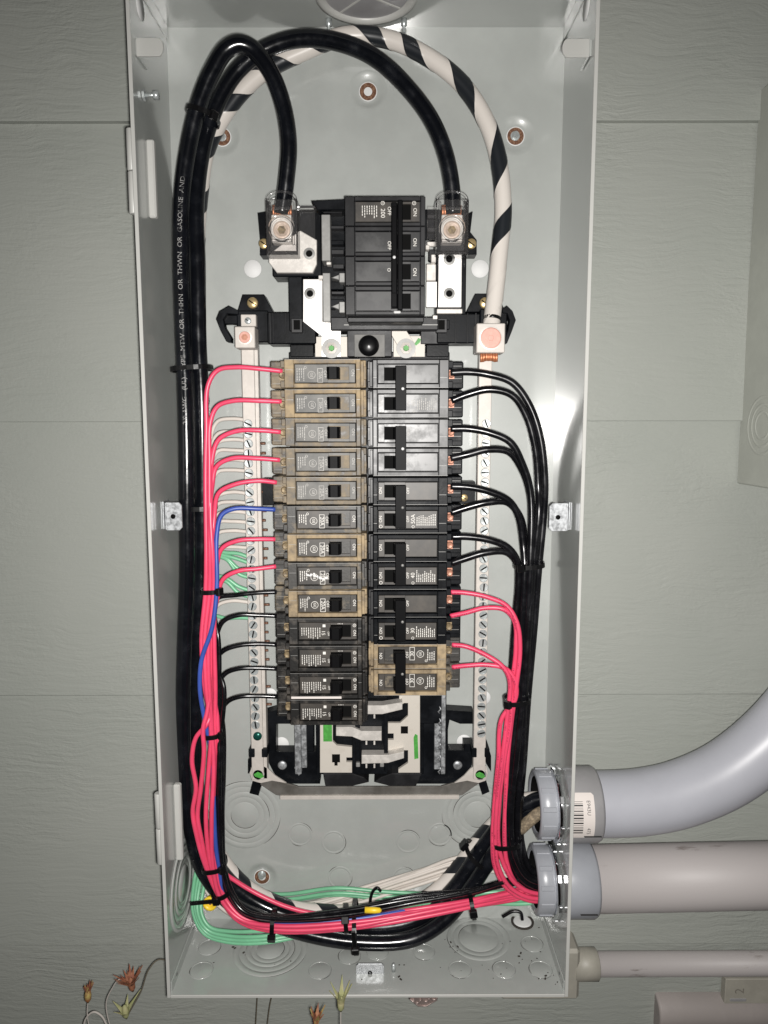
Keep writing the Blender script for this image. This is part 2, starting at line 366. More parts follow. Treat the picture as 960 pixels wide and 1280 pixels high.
# ================================================================== the siding wall
wall = MB().box(-40, 40, .52, .9, -60, 20).build('siding_wall', M['siding'])
wall['kind'] = 'structure'; wall['label'] = 'sage grey lap siding wall behind the panel'
for k in range(-2, 4):
    zb = -3.09 - 10.893*k
    mb = MB(); n = len(mb.v)
    X0, X1 = -40, 40
    prof = [(.13, zb), (.17, zb-.0), (.40, zb+10.95), (.50, zb+10.95), (.50, zb)]
    prof = [(.12, zb+.03), (.15, zb), (.46, zb), (.51, zb+11.2), (.41, zb+11.2)]
    for x in (X0, X1):
        for y, z in prof: mb.v.append(Vector((x, y, z)))
    for i in range(5): mb.face((i, (i+1) % 5, 5+(i+1) % 5, 5+i))
    mb.face((0, 1, 2, 3, 4)); mb.face((9, 8, 7, 6, 5))
    mb.build('siding_board', M['siding'], wall)

# ================================================================== enclosure
HW, DP, ZB = 7.125, 4.03, -34.47
ZT = 0.0
box = thing('electrical_panel_box', 'open grey enamelled steel electrical panel enclosure mounted on the siding', 'panel box', (0, 0, ZB))
T = .075
# back sheet with holes left as raised dimples
DIM = [(460, 113), (277, 170), (645, 169), (327, 1098)]
def back_sheet():
    mb = MB(); h = .74; cells = []
    for px, py in DIM: q = at(px, py, 0); cells.append((q.x-h, q.x+h, q.z-h, q.z+h, q))
    xs = sorted({-HW, HW} | {c[0] for c in cells} | {c[1] for c in cells}); zs = sorted({ZB, ZT} | {c[2] for c in cells} | {c[3] for c in cells})
    for x0, x1 in zip(xs, xs[1:]):
        for z0, z1 in zip(zs, zs[1:]):
            mx_, mz_ = (x0+x1)/2, (z0+z1)/2
            if any(c[0] < mx_ < c[1] and c[2] < mz_ < c[3] for c in cells): continue
            n = len(mb.v); mb.v += [Vector((x0, 0, z0)), Vector((x1, 0, z0)), Vector((x1, 0, z1)), Vector((x0, 0, z1))]; mb.face((n, n+1, n+2, n+3))
    prof = [(.70, 0), (.62, .012), (.54, .045), (.44, .085), (.38, .10), (.0005, .10)]; seg = 48
    for x0, x1, z0, z1, q in cells:
        n = len(mb.v)
        for k in range(seg):
            a = 2*math.pi*k/seg; ca, sa_ = math.cos(a), math.sin(a); m_ = max(abs(ca), abs(sa_)); mb.v.append(Vector((q.x+h*ca/m_, 0, q.z+h*sa_/m_)))
        for r, y in prof:
            for k in range(seg):
                a = 2*math.pi*k/seg; mb.v.append(Vector((q.x+r*math.cos(a), y, q.z+r*math.sin(a))))
        for i in range(len(prof)):
            for k in range(seg):
                j = (k+1) % seg; mb.face((n+i*seg+k, n+i*seg+j, n+(i+1)*seg+j, n+(i+1)*seg+k), 0, i > 0)
    import bmesh
    o = mb.build('back_sheet', M['paint'], box); bm = bmesh.new(); bm.from_mesh(o.data)
    bmesh.ops.remove_doubles(bm, verts=bm.verts, dist=1e-6)
    for f in bm.faces:
        if f.normal.y > 0: f.normal_flip()
    bm.to_mesh(o.data); bm.free()
back_sheet()
def side(sx):
    mb = MB(); mb.box(sx*HW, sx*(HW+T), -DP, T, ZB-T, ZT+T)
    return mb.build('side_wall', M['paint'], box)
SL = side(-1); SR = side(1)
TW = MB().box(-HW, HW, -DP, T, ZT, ZT+T).build('top_wall', M['paint'], box)
BW = MB().box(-HW, HW, -DP, T, ZB-T, ZB).build('bottom_wall', M['paint'], box)
for nm, a in (('front_lip', (-HW-T-.012, -HW+.035, -DP-.05, -DP-.002, ZB-T, ZT+T)), ('front_lip', (HW-.035, HW+T+.012, -DP-.05, -DP-.002, ZB-T, ZT+T)),
              ('front_lip', (-HW+.037, HW-.037, -DP-.05, -DP-.002, ZB-T-.012, ZB+.02)), ('front_lip', (-HW+.037, HW-.037, -DP-.05, -DP-.002, ZT-.02, ZT+T+.012))):
    MB().box(*a, b=.012).build(nm, M['edge'], box)
# folded corner tabs where the bottom meets the sides
for sx in (-1, 1):
    mb = MB(); mb.box(sx*(HW-.002), sx*(HW-.05), -DP+.12, -.2, ZB+.002, ZB+.40, .01); mb.build('corner_tab', M['paint'], box)
    mb = MB(); mb.box(sx*(HW-.002), sx*(HW-.05), -DP+.02, -.1, ZT-.004, ZT-.45, .01); mb.build('corner_tab', M['paint'], box)
    q = MB().lathe([(.06, 0), (.06, -.03), (.03, -.05)], (sx*(HW-.05), -DP+.75, ZB+.2), (-sx, 0, 0), 12); q.build('weld_dimple', M['edge'], box)

KR = random.Random(31)
M['gap'] = mat('dark_punched_gap', (.07, .066, .06), .8, spec=.1)
def disc_rings(c, radii, nrm, name='knockout', mt='paint', h=.010, parent=box):
    """concentric knockout: low plateaus separated by thin grooves; c on the sheet, nrm towards the inside"""
    nrm = Vector(nrm); mb = MB(); c = Vector(c)
    radii = sorted(radii, reverse=True)
    for i, r in enumerate(radii):
        r2 = radii[i+1] if i+1 < len(radii) else 0
        hh = h*(1 if i % 2 == 0 else .55)
        if r2: mb.lathe([(r, 0.0005), (r-.02, hh), (r2+.032, hh), (r2+.012, .0005)], c, nrm, 36, 0, True, False)
        else: mb.lathe([(r, .0005), (r-.02, hh), (.0005, hh)], c, nrm, 36, 0, True, False)
    ko = mb.build(name, M[mt], parent); g = MB(); u_ = nrm.orthogonal().normalized(); v_ = nrm.cross(u_)
    for r in radii[::2] if len(radii) > 2 else radii[:1]:
        for q in range(2):
            a0 = KR.uniform(0, 6.28); ln_ = KR.uniform(.7, 1.9); m_ = 14; b_ = len(g.v)
            for k in range(m_+1):
                a = a0+ln_*k/m_; w_ = .011*math.sin(math.pi*k/m_)+.002; dr = u_*math.cos(a)+v_*math.sin(a)
                g.v += [c+dr*(r+.004-w_)+nrm*.004, c+dr*(r+.004+w_)+nrm*.004]
            for k in range(m_): g.face((b_+2*k, b_+2*k+1, b_+2*k+3, b_+2*k+2))
    gp = g.build('punched_gap', M['gap'], ko); gp['kind'] = 'stuff'
    return ko
def bk(px, py): q = at(px, py, 0); return (q.x, -.0005, q.z)
def on_floor(px, py):      # point on the bottom sheet
    v = ROT @ Vector(((px-480)/FPX, 1, (640-py)/FPX)); t = (ZB-CAM.z)/v.z; q = CAM+v*t; return (q.x, q.y, ZB+.0005)
def on_side(px, py, sx):
    v = ROT @ Vector(((px-480)/FPX, 1, (640-py)/FPX)); t = (sx*HW-CAM.x)/v.x; q = CAM+v*t; return (sx*(HW-.0005), q.y, q.z)
for (x, y) in ((375, 1043), (417, 1053), (425, 1097), (510, 1052), (550, 1043), (505, 1098)):
    disc_rings(bk(x, y), [.5, .40], (0, -1, 0))
for (x, y) in ((306, 1019), (597, 1018)):
    disc_rings(bk(x, y), [1.45, 1.22, 1.0, .78, .56], (0, -1, 0), 'concentric_knockout')
for (x, y) in ((262, 1184), (252, 1213), (400, 1213), (437, 1195), (472, 1190), (530, 1190), (575, 1212), (630, 1212), (665, 1180), (676, 1212)):
    disc_rings(on_floor(x, y), [.44, .40], (0, 0, 1), h=.014)
disc_rings(on_floor(338, 1186), [1.45, 1.2, .95, .74, .54], (0, 0, 1), 'concentric_knockout', h=.018)
disc_rings(on_floor(598, 1172), [1.25, 1.0, .78], (0, 0, 1), 'concentric_knockout', h=.018)
disc_rings((-HW+.0005, -1.95, -31.55), [1.65, 1.35, 1.1, .88, .66], (1, 0, 0), 'concentric_knockout', h=.05)
# open hole with a plug bushing in the floor, right corner
q = on_floor(653, 1153)
MB().lathe([(.46, 0), (.47, .06), (.40, .07), (.38, .02)], q, (0, 0, 1), 24, 0, True, False).build('knockout_ring', M['soil'], box)
MB().lathe([(.37, .0), (.37, .05), (.33, .07), (.0005, .07)], q, (0, 0, 1), 24).build('hole_plug', M['plug'], box)
# white discs (holes through to the white backing)
for (x, y, r) in ((316, 336, .33), (600, 336, .33), (352, 930, .30), (580, 927, .30), (604, 872, .3), (525, 1097, .27), (338, 868, .26)):
    c = bk(x, y); MB().lathe([(r, 0), (r-.01, -.012), (.0005, -.012)], c, 'Y', 28).build('white_hole', M['plug'], box)
# mounting dimples with rusty washers
def dimple(px, py, screw, slotted=False, dx=0, dz=0):
    c = bk(px, py)
    MB().lathe([(.335, .098), (.325, .09), (.30, .09)], c, 'Y', 30, 0, False, False).build('washer_rim', M['plug'], box)
    MB().lathe([(.305, .098), (.30, .084), (.16, .082), (.15, .095)], c, 'Y', 30, 0, False, False).build('rusty_washer', M['rust'], box)
    MB().lathe([(.16, .094), (.0005, .094)], c, 'Y', 24, cap=False).build('washer_hole', M['plug'], box)
    if screw:
        c2 = (c[0]+dx, c[1], c[2]+dz)
        MB().lathe([(.17, .09), (.17, .06), (.12, .055), (.115, -.10), (.10, -.12), (.0005, -.12)], c2, 'Y', 6 if not slotted else 16, 0, False).build('mounting_screw', M['zinc'], box)
dimple(460, 113, False); dimple(277, 170, True, dx=-.02); dimple(645, 169, True, True, dx=-.02); dimple(327, 1098, True, True, dz=.12)
# cover tabs at the top
for sx, x0, x1, y0, y1 in ((-1, 170, 204, 47, 70), (1, 703, 737, 48, 71)):
    d = 3.55; a = at(x0, 58, d); c = at(x1, 58, d); t = at(x0, y0, d); u = at(x0, y1, d)
    mb = MB(); xi = c.x if sx < 0 else a.x; xo = a.x if sx < 0 else c.x; r = (t.z-u.z)/2; zc = (t.z+u.z)/2
    pl = [(xo, u.z), (xo, t.z)] + [(xi - (-sx)*.18*(1-math.cos(k*math.pi/8-math.pi/2)) if False else xi + sx*(.16-.16*math.cos((k-4)*math.pi/8)), zc + r*math.sin((4-k)*math.pi/8)) for k in range(9)]
    mb.prism(pl, d, d-.07, b=.012); mb.build('cover_tab', M['edge'], box)
    MB().box(xo, sx*HW, -d+.004, -d+.064, u.z+.05, t.z-.05).box(xo-.03*sx, xo+.03*sx, -d+.066, -d+1.0, u.z+.05, t.z-.06).build('cover_tab_web', M['paint'], box)
    MB().box(xo-sx*.02, xo-sx*.45, -d+.07, -d+.10, u.z-.02, u.z-.45, T=Matrix.Identity(4)).build('tab_brace', M['paint'], box) if False else None
    # oval cover hole in the side wall above
    q = on_side(175 if sx < 0 else 733, 8, sx)
    MB().lathe([(.40, 0), (.40, .012), (.0005, .012)], q, (-sx, 0, 0), 24).build('side_hole', M['plug'], box)
# top hub plate
hub_c = (at(458, 20, 2.0).x, -2.05, ZT)
MB().lathe([(1.72, .001), (1.70, -.12), (1.55, -.16), (1.42, -.10), (1.40, -.03)], hub_c, (0, 0, 1), 48, cap=False).build('hub_plate', M['edge'], box)
MB().lathe([(1.41, -.034), (.0005, -.036)], hub_c, (0, 0, 1), 48, cap=False).build('hub_disc', M['hub'], box)
for a in (.6, 2.3): 
    Tm = Matrix.Translation(Vector(hub_c)) @ Matrix.Rotation(a, 4, 'Z')
    MB().box(-1.36, 1.36, -.03, .03, -.07, -.037, T=Tm).build('hub_rib', M['edge'], box)
for px in (411, 505):
    q = at(px, 28, .55); MB().lathe([(.11, 0), (.11, -.22), (.05, -.25), (.05, -.45)], (q.x, -.55, ZT-.001), (0, 0, 1), 12, 0).build('hub_screw', M['zinc'], box)
# hinge plates on the left wall and knuckles outside
for y0, y1, xa, xb in ((170, 275, 178, 190), (985, 1070, 214, 222)):
    a = on_side(xa, y0, -1); c = on_side(xb, y1, -1); ym = (a[1]+c[1])/2
    mb = MB(); n = len(mb.v)
    mb.box(-HW+.001, -HW+.27, ym-.06, ym+.2, c[2]-.02, a[2]+.02, .05); mb.build('hinge_leaf', M['edge'], box)
for y0, y1, ex in ((161, 214, 158), (215, 268, 157), (991, 1034, 195), (1035, 1079, 194)):
    d = 3.75; t = at(ex, y0, d); u = at(ex, y1, d)
    mb = MB().lathe([(.12, 0), (.14, .03), (.14, t.z-u.z-.03), (.12, t.z-u.z)], (-HW-T-.13, -d, u.z), (0, 0, 1), 14); mb.build('hinge_knuckle', M['edge'], box)
# stud through left wall
q = on_side(178, 119, -1); zq = q[2]
mb = MB().lathe([(.06, 0), (.06, .5)], (-HW, q[1], zq), (1, 0, 0), 10).lathe([(.17, .02), (.17, .1), (.06, .1)], (-HW, q[1], zq), (1, 0, 0), 6, 0, False).lathe([(.14, .36), (.14, .52), (.0005, .53)], (-HW, q[1], zq), (1, 0, 0), 10)
mb.build('wall_stud', M['zinc'], box)
# galvanised cover clips
def clip(name_x0, x1, y0, y1, d, sx):
    cl = MB(); a = at(name_x0, y0, d); c = at(x1, y1, d); zc = (a.z+c.z)/2
    b_ = .1; x_in = c.x if sx < 0 else a.x; x_w = a.x if sx < 0 else c.x
    pl = [(x_w, c.z), (x_w, a.z), (x_in+sx*b_, a.z), (x_in, a.z-b_), (x_in, c.z+b_), (x_in+sx*b_, c.z)]
    cl.prism(pl, d, d-.06, b=.01)
    cl.box(sx*(HW-.005), sx*(HW-.06), -d+.3, -d+1.0, c.z, a.z, .01)
    cl.box(x_w, x_w+sx*.05, -d+.061, -d+.5, c.z+.02, a.z-.02).box(x_w+sx*.051, sx*(HW-.061), -d+.42, -d+.48, zc-.3, zc+.3)
    o = cl.build('cover_clip', M['galv'], box)
    hx = x_in + sx*.30
    MB().lathe([(.085, 0), (.085, -.012), (.0005, -.012)], (hx, -d, zc), 'Y', 18).build('clip_hole', M['dark'], box)
    MB().ring((hx, zc), .085, .12, d+.02, d, 18).build('clip_hole_rim', M['galv'], box)
clip(207, 228, 628, 663, 3.0, -1)
clip(687, 708, 629, 664, 3.0, 1)
a = at(445, 1205, 3.05); c = at(480, 1226, 3.05)
mb = MB(); mb.prism([(a.x, c.z), (a.x, a.z-.08), (a.x+.08, a.z), (c.x-.08, a.z), (c.x, a.z-.08), (c.x, c.z)], 3.05, 2.99, b=.01).box(a.x, c.x, -2.985, -2.7, ZB+.002, ZB+.06)
mb.build('cover_clip', M['galv'], box)
MB().lathe([(.06, 0), (.07, .01)], (0, 0, 0), 'Y')
MB().ring(((a.x+c.x)/2, (a.z+c.z)/2-.02), .035, .08, 3.075, 3.05, 16).build('clip_hole', M['dark'], box)
q = on_floor(492, 1214); MB().lathe([(.075, 0), (.075, .25), (.05, .31), (.0005, .31)], q, (0, 0, 1), 12).build('floor_stud', M['zinc'], box)

# ================================================================== bus interior (frame, bus bars, neutral bars)
inter = thing('bus_interior', 'black plastic bus interior with tin plated bus bars behind the breakers', 'bus interior', (0, 0, -31))
SPLIT = ('bus_strap_edge', 'contact_finger', 'bus_tab', 'plate_keyhole', 'stab_prong', 'stab_eyelet', 'mid_bracket', 'bar_clip', 'galvanised_rail', 'tray_ridge', 'paint_mark', 'cross_bar', 'lug_base', 'bus_strap', 'lower_bracket', 'stab_support', 'lower_tray', 'end_claw', 'clear_cover_wing')
def ip(name, mt, shapes, par=inter):
    if name in SPLIT and len(shapes) > 1:
        for sh in shapes: ip(name, mt, [sh], par)
        return
    mb = MB()
    for sh in shapes:
        if sh[0] == 'r': mb.rpx(*sh[1:7], b=sh[7] if len(sh) > 7 else .02)
        else: mb.ppx(sh[1], sh[2], sh[3], b=sh[4] if len(sh) > 4 else .02)
    return mb.build(name, M[mt], par)
def head(px, py, d, r, h, mt, name='screw', slot=True, par=inter, seg=20, ang=.6):
    c = at(px, py, d)
    o = MB().lathe([(r, 0), (r, -h*.6), (r*.8, -h), (.0005, -h)], (c.x, -d, c.z), 'Y', seg, 0, True).build(name, M[mt], par)
    if slot:
        Tm = Matrix.Translation(Vector((c.x, -d-h-.004, c.z))) @ Matrix.Rotation(ang, 4, 'Y')
        MB().box(-r*.75, r*.75, -.004, .012, -r*.11, r*.11, T=Tm).build('slot', M['dark'], o if ORG.get(o) is not None and o.parent == inter else par)
    return o
# main frame behind breakers: side rails and centre base
ip('base_frame', 'black', [('r', 365, 440, 560, 905, .95, .12, .03)])
# upper cross bar, left and right
ip('cross_bar', 'black', [('r', 334, 390, 395, 430, 1.35, .3, .04), ('p', [(296, 391), (303, 368), (330, 368), (342, 391)], .7, .02), ('r', 296, 388, 336, 428, 1.2, .4, .04), ('r', 363, 431, 392, 446, 1.1, .2)])
ip('cross_bar', 'black', [('r', 546, 392, 600, 429, 1.35, .3, .04), ('p', [(583, 390), (594, 367), (622, 367), (632, 390)], .7, .02), ('r', 600, 386, 634, 428, 1.2, .4, .04), ('r', 533, 431, 561, 446, 1.1, .2)])
ip('end_claw', 'black', [('p', [(298, 388), (286, 382), (274, 389), (270, 399), (276, 414), (283, 427), (289, 428), (289, 422), (281, 409), (279, 399), (284, 392), (298, 393)], 1.3, .9), ('r', 277, 394, 300, 405, 1.05, .7)])
ip('end_claw', 'black', [('p', [(628, 386), (634, 382), (641, 389), (645, 400), (640, 414), (634, 429), (630, 429), (635, 412), (637, 401), (634, 392), (628, 391)], 1.3, .9)])
head(316, 379, .75, .20, .1, 'brass'); head(606, 379, .75, .20, .1, 'brass')
# ears beside the lugs
ip('lug_ear', 'black', [('p', [(322, 266), (333, 264), (336, 306), (336, 319), (325, 319), (325, 300)], 1.0, .3)])
ip('lug_ear', 'black', [('p', [(583, 268), (591, 264), (588, 290), (596, 300), (596, 318), (582, 318)], 1.0, .3)])
head(330, 305, 1.05, .18, .08, 'brass'); head(589, 305, 1.05, .18, .08, 'brass')
# lug base and terminal straps, left
ip('lug_base', 'black', [('r', 340, 262, 402, 346, 1.25, .2, .04), ('r', 361, 346, 378, 414, 1.5, .2, .03), ('r', 396, 250, 432, 400, 1.15, .2, .03), ('p', [(389, 251), (432, 249), (432, 262), (397, 262)], 1.9, .3), ('r', 402, 300, 430, 306, 1.5, .3), ('r', 408, 352, 430, 362, 1.5, .3), ('r', 408, 374, 430, 386, 1.5, .3)])
ip('bus_strap', 'tin', [('p', [(336, 318), (375, 288), (396, 300), (396, 330), (391, 341), (346, 341), (336, 328)], 1.45, 1.26)])
ip('bus_strap', 'tin_bright', [('p', [(379, 349), (403, 349), (403, 402), (415, 404), (426, 410), (426, 446), (402, 446), (402, 420), (379, 402)], 1.42, 1.3, .01)])
ip('bus_strap_edge', 'greymet', [('r', 402, 268, 413, 326, 2.0, 1.2), ('r', 403.5, 341, 413, 402, 1.75, 1.2)])
ip('contact_finger', 'greymet', [('r', 424, 341, 431, 353, 1.9, 1.2), ('r', 424, 377, 431, 391, 1.9, 1.2), ('p', [(414, 347), (424, 343), (424, 350)], 1.7, 1.2), ('p', [(414, 383), (424, 379), (424, 387)], 1.7, 1.2)])
for px, py in ((386.5, 317), (387.5, 367)):
    c = at(px, py, 1.47); MB().lathe([(.20, 0), (.2, -.02), (.12, -.03), (.11, .0), (.0005, .0)], (c.x, -1.47, c.z), 'Y', 20, 0, False).build('rivet', M['greymet'], inter)
    MB().lathe([(.10, -.005), (.0005, -.005)], (c.x, -1.47, c.z), 'Y', 14, cap=False).build('rivet_hole', M['dark'], inter)
# right bus
ip('lug_base', 'black', [('r', 545, 262, 583, 403, 1.25, .2, .04), ('r', 531, 262, 546, 300, 1.2, .2), ('r', 540, 400, 562, 412, 1.5, .3)])
ip('bus_strap', 'tin_bright', [('r', 548, 316, 577, 384, 1.45, 1.26, .01), ('r', 533, 352, 546, 384, 1.4, 1.2, .01)])
ip('bus_strap_edge', 'tin', [('r', 546, 386, 578, 392, 1.5, 1.26), ('r', 533, 330, 545, 351, 1.35, 1.2), ('r', 534, 302, 545, 308, 1.35, 1.21)])
for px, py in ((561.5, 324), (561.5, 367)):
    c = at(px, py, 1.47); MB().lathe([(.20, 0), (.2, -.02), (.12, -.03), (.11, .0), (.0005, .0)], (c.x, -1.47, c.z), 'Y', 20, 0, False).build('rivet', M['greymet'], inter)
    MB().lathe([(.10, -.005), (.0005, -.005)], (c.x, -1.47, c.z), 'Y', 14, cap=False).build('rivet_hole', M['dark'], inter)
for x0 in (366, 547):
    ip('keeper_frame', 'black_gloss', [('r', x0-2, 398, x0+12, 416, 1.56, 1.3)]); ip('keeper_hole', 'dark', [('r', x0+1, 400, x0+9, 412, 1.575, 1.5, 0)])
# main lugs: tin block with copper screw under a clear cover
for nm, cx, sx in (('left', 352, -1), ('right', 565, 1)):
    b0 = at(cx-13, 268, 1.75); b1 = at(cx+13, 303, 1.75)
    lug = MB().box(b0.x, b1.x, -1.75, -1.26, b1.z, b0.z, .03).build('lug_block', M['tin'], inter)
    c = at(cx, 286, 1.78)
    MB().lathe([(.39, 0), (.39, -.05), (.36, -.06), (.33, -.05), (.33, -.003)], (c.x, -1.75, c.z), 'Y', 30, 0, True, False).build('lug_bore', M['tin'], lug)
    MB().lathe([(.30, -.002), (.29, -.02), (.24, -.03), (.20, -.02), (.19, -.006), (.0005, -.006)], (c.x, -1.75, c.z-.03), 'Y', 26, 0, True).build('lug_screw', M['lugcu'], lug)
    MB().lathe([(.15, -.008), (.15, -.03), (.11, -.03), (.10, -.01), (.0005, -.01)], (c.x, -1.75, c.z-.03), 'Y', 6, 0, False).build('hex_socket', M['dullbrass'], lug)
    mb = MB()
    for k in range(9): mb.lathe([(.045, 0), (.045, .35)], (c.x-.3+.075*k, -1.55-.06*(k % 2), b0.z+.002), (0, 0, 1), 8)
    mb.build('bare_strands', M['strands'], lug)
    # clear cover: open-backed shell
    t0 = at(cx-20.5, 249, 2.15); t1 = at(cx+20.5, 318, 2.15); th = .06
    x0, x1, zb, zt = t0.x, t1.x, t1.z, t0.z
    D0 = 2.15; mb = MB(); mb.box(x0, x1, -D0, -D0+th, zb, zt, .02); mb.box(x0, x0+th, -D0+th+.001, -1.2, zb, zt); mb.box(x1-th, x1, -D0+th+.001, -1.2, zb, zt)
    mb.box(x0+th, x1-th, -D0+th+.001, -1.3, zb, zb+th); mb.box(x0+.10, x0+.19, -D0-.09, -D0-.001, zb+.3, zt-.1, .02); mb.box(x1-.19, x1-.10, -D0-.09, -D0-.001, zb+.3, zt-.1, .02)
    mb.box(x0+.20, x1-.20, -D0-.09, -D0-.001, zb+.40, zb+.49, .02); mb.box(x0+.20, x1-.20, -D0-.09, -D0-.001, zt-.34, zt-.26, .02); mb.box(x0+.05, x1-.05, -D0-.05, -D0-.001, zb+.04, zb+.1, .02)
    cz_ = at(cx, 286, D0).z; mb.lathe([(.43, -.001), (.45, -.07), (.41, -.07), (.39, -.001)], ((x0+x1)/2, -D0, cz_), 'Y', 30, 0, True, False)
    mb.build('clear_lug_cover', M['clear'], inter)
    mb = MB(); r = (x1-x0)/2-.06; cxw = (x0+x1)/2
    pts = [Vector((cxw+r*math.cos(a), -2.05, zt+.02+.26*math.sin(a))) for a in [k*math.pi/14 for k in range(15)]]
    mb.tube(pts, .05, 8); pts2 = [p+Vector((0, .5, 0)) for p in pts]; mb.tube(pts2, .035, 8); mb.build('clear_cover_hood', M['clear'], inter)
# clear flap beside left lug
ip('clear_cover_wing', 'clear', [('p', [(372, 262), (394, 262), (394, 299), (372, 286)], 1.75, 1.71, .005), ('r', 372, 257, 396, 263, 1.8, 1.5, .01)])
# mounting strip under the main breaker
ip('lower_tray', 'black_gloss', [('r', 413, 396, 548, 413, 1.7, .5, .04), ('r', 434, 412, 490, 446, 1.5, .4, .03), ('r', 526, 405, 560, 430, 1.3, .4)])
ip('tray_ridge', 'greymet', [('r', 445, 402, 462, 405.5, 1.8, 1.7, .01), ('r', 462, 403, 500, 404.2, 1.76, 1.7, 0), ('r', 430, 405.5, 547, 406.6, 1.74, 1.7, 0)])
ip('knob_plate', 'plate_g', [('r', 443, 418, 481, 446, 1.56, 1.5, .01)])
c = at(461, 432.5, 1.58); MB().lathe([(.36, 0), (.37, -.1), (.33, -.2), (.2, -.27), (.0005, -.29)], (c.x, -1.57, c.z), 'Y', 32).build('round_knob', M['tie'], inter)
ip('bus_tab', 'cream', [('r', 394, 421, 403, 446, 1.28, 1.1, .005), ('r', 425, 421, 434, 446, 1.28, 1.1, .005), ('r', 492, 420, 531, 446, 1.22, 1.1, .005)])
ip('diagonal_strap', 'cream', [('p', [(481, 404), (501, 403), (519, 430), (519, 446), (502, 446), (497, 432)], 1.45, 1.3, .01)])
for px in (414.5, 507.5):
    c = at(px, 435.5, 1.46)
    MB().lathe([(.345, 0), (.345, -.03), (.16, -.035)], (c.x, -1.46, c.z), 'Y', 28, 0, False).build('washer', M['greymet'], inter)
    MB().lathe([(.22, -.03), (.22, -.1), (.13, -.12), (.12, -.06), (.0005, -.06)], (c.x, -1.46, c.z), 'Y', 6, 0, False).build('hex_nut', M['bar'], inter)
    MB().lathe([(.105, -.055), (.09, -.13), (.0005, -.13)], (c.x, -1.46, c.z), 'Y', 12, 0, False).build('bolt_end', M['marker'], inter)
ip('paint_mark', 'marker', [('p', [(518, 430), (523, 422.5), (526, 424), (525, 428), (520, 432)], 1.463, 1.45, 0)])
for x0, x1 in ((337, 338.4), (341, 342), (357, 358), (569, 570), (584, 585), (594, 595.4)): ip('cross_bar_rib', 'black_gloss', [('r', x0, 391, x1, 429, 1.42, 1.35, .01)])
for x0, y0, x1, y1, dd in ((404, 262, 428, 266, 1.62), (412, 282, 430, 286, 1.5), (414, 312, 430, 318, 1.55), (416, 330, 430, 336, 1.6), (414, 364, 430, 368, 1.58), (534, 268, 545, 273, 1.45), (534, 284, 545, 290, 1.45), (536, 312, 545, 326, 1.4)): ip('housing_ledge', 'black_gloss', [('r', x0, y0, x1, y1, dd, 1.1, .02)])
for x0, y0, x1, y1 in ((532, 306, 537, 312), (539, 318, 545, 328), (398, 344, 404, 349), (408, 327, 414, 331), (541, 394, 547, 399)): ip('spring_clip', 'tin', [('r', x0, y0, x1, y1, 1.75, 1.4, .02)])
ip('clear_cover_wing', 'clear', [('r', 534, 258, 545, 299, 1.75, 1.71, .01), ('r', 551, 304, 580, 316, 2.0, 1.96, .01), ('r', 338, 306, 372, 318, 2.0, 1.96, .01)])
# neutral bars
def neutral(x0, x1, ytop, ybot, first, last, nm, sx):
    zt = at(300, ytop, 1.2).z; zb = at(300, ybot, 1.2).z
    nb = MB().box(x0, x1, -1.2, -.8, zb, zt, .02).build('neutral_bar', M['bar'], inter)
    MB().box(x0+.03 if sx > 0 else x1-.03, (x1+.12) if sx < 0 else (x0-.02), -1.1, -.7, zb, zt, .01).build('bar_edge', M['bar'], inter) if sx < 0 else None
    z1 = at(310, first, 1.2).z; z2 = at(318, last, 1.2).z; n = int(round((z1-z2)/.358))+1
    me = None; xc = (x0+x1)/2 - (.04 if sx < 0 else -.05)
    for k in range(n):
        z = z1+(z2-z1)*k/(n-1)
        if me is None:
            mb = MB().lathe([(.165, .0), (.165, -.035), (.15, -.045), (.145, -.02), (.0005, -.015)], (0, 0, 0), 'Y', 16, 0, False)
            mb.box(-.135, .135, -.034, -.013, -.026, .026, m=1); o = mb.build('bar_screw', [M['zinc'], M['dark']]); me = o.data
        else:
            o = bpy.data.objects.new('bar_screw', me); col.objects.link(o)
        o.parent = nb; o.location = (Vector((xc+random.uniform(-.015, .015), -1.2-.001, z))-ORG[nb])*S; o.rotation_euler = (0, random.uniform(0, 3.1), 0)
    # outgoing wire ends on the other side
    for k in range(n if sx < 0 else 0):
        if random.random() < .6:
            z = z1+(z2-z1)*k/(n-1)
            MB().lathe([(.05, 0), (.05, .12+random.random()*.1)], (x1+.121, -.95, z), (1, 0, 0), 8).build('bare_wire_tip', M['tipcu'], nb)
    return nb
nbl = neutral(-4.52, -4.06, 430, 975, 530, 906, 'left', -1)
nbr = neutral(4.06, 4.53, 436, 975, 530, 917, 'right', 1)
c = at(322, 920, 1.2); MB().lathe([(.17, 0), (.165, -.05), (.0005, -.055)], (c.x, -1.2, c.z), 'Y', 20).build('green_bar_screw', mat('dark_green_screw', (.01, .09, .07), .3, metal=.5), nbl)
# bar lugs
def bar_lug(x0, y0, x1, y1, d, r, col_r, hexr, big):
    a = at(x0, y0, d); c = at(x1, y1, d)
    l = MB().box(a.x, c.x, -d, -1.21, c.z, a.z, .03).build('neutral_lug', M['bar'], inter)
    cc = Vector(((a.x+c.x)/2, -d, (a.z+c.z)/2))
    MB().lathe([(r+.05, .001), (r+.05, -.015), (r, -.02)], cc, 'Y', 26, 0, False).build('screw_seat', M['tin'], l)
    MB().lathe([(r, 0), (r, -.03), (r*.9, -.04), (.0005, -.04)], cc, 'Y', 26, 0, False).build('set_screw', M['pinkcu'], l)
    MB().lathe([(hexr, -.035), (hexr, -.05), (hexr*.6, -.05), (hexr*.55, -.042), (.0005, -.042)], cc, 'Y', 6, 0, False).build('hex_socket', M['copper'] if not big else M['pinkcu'], l)
bar_lug(293, 408, 319, 435, 1.95, .20, 'copper', .12, False)
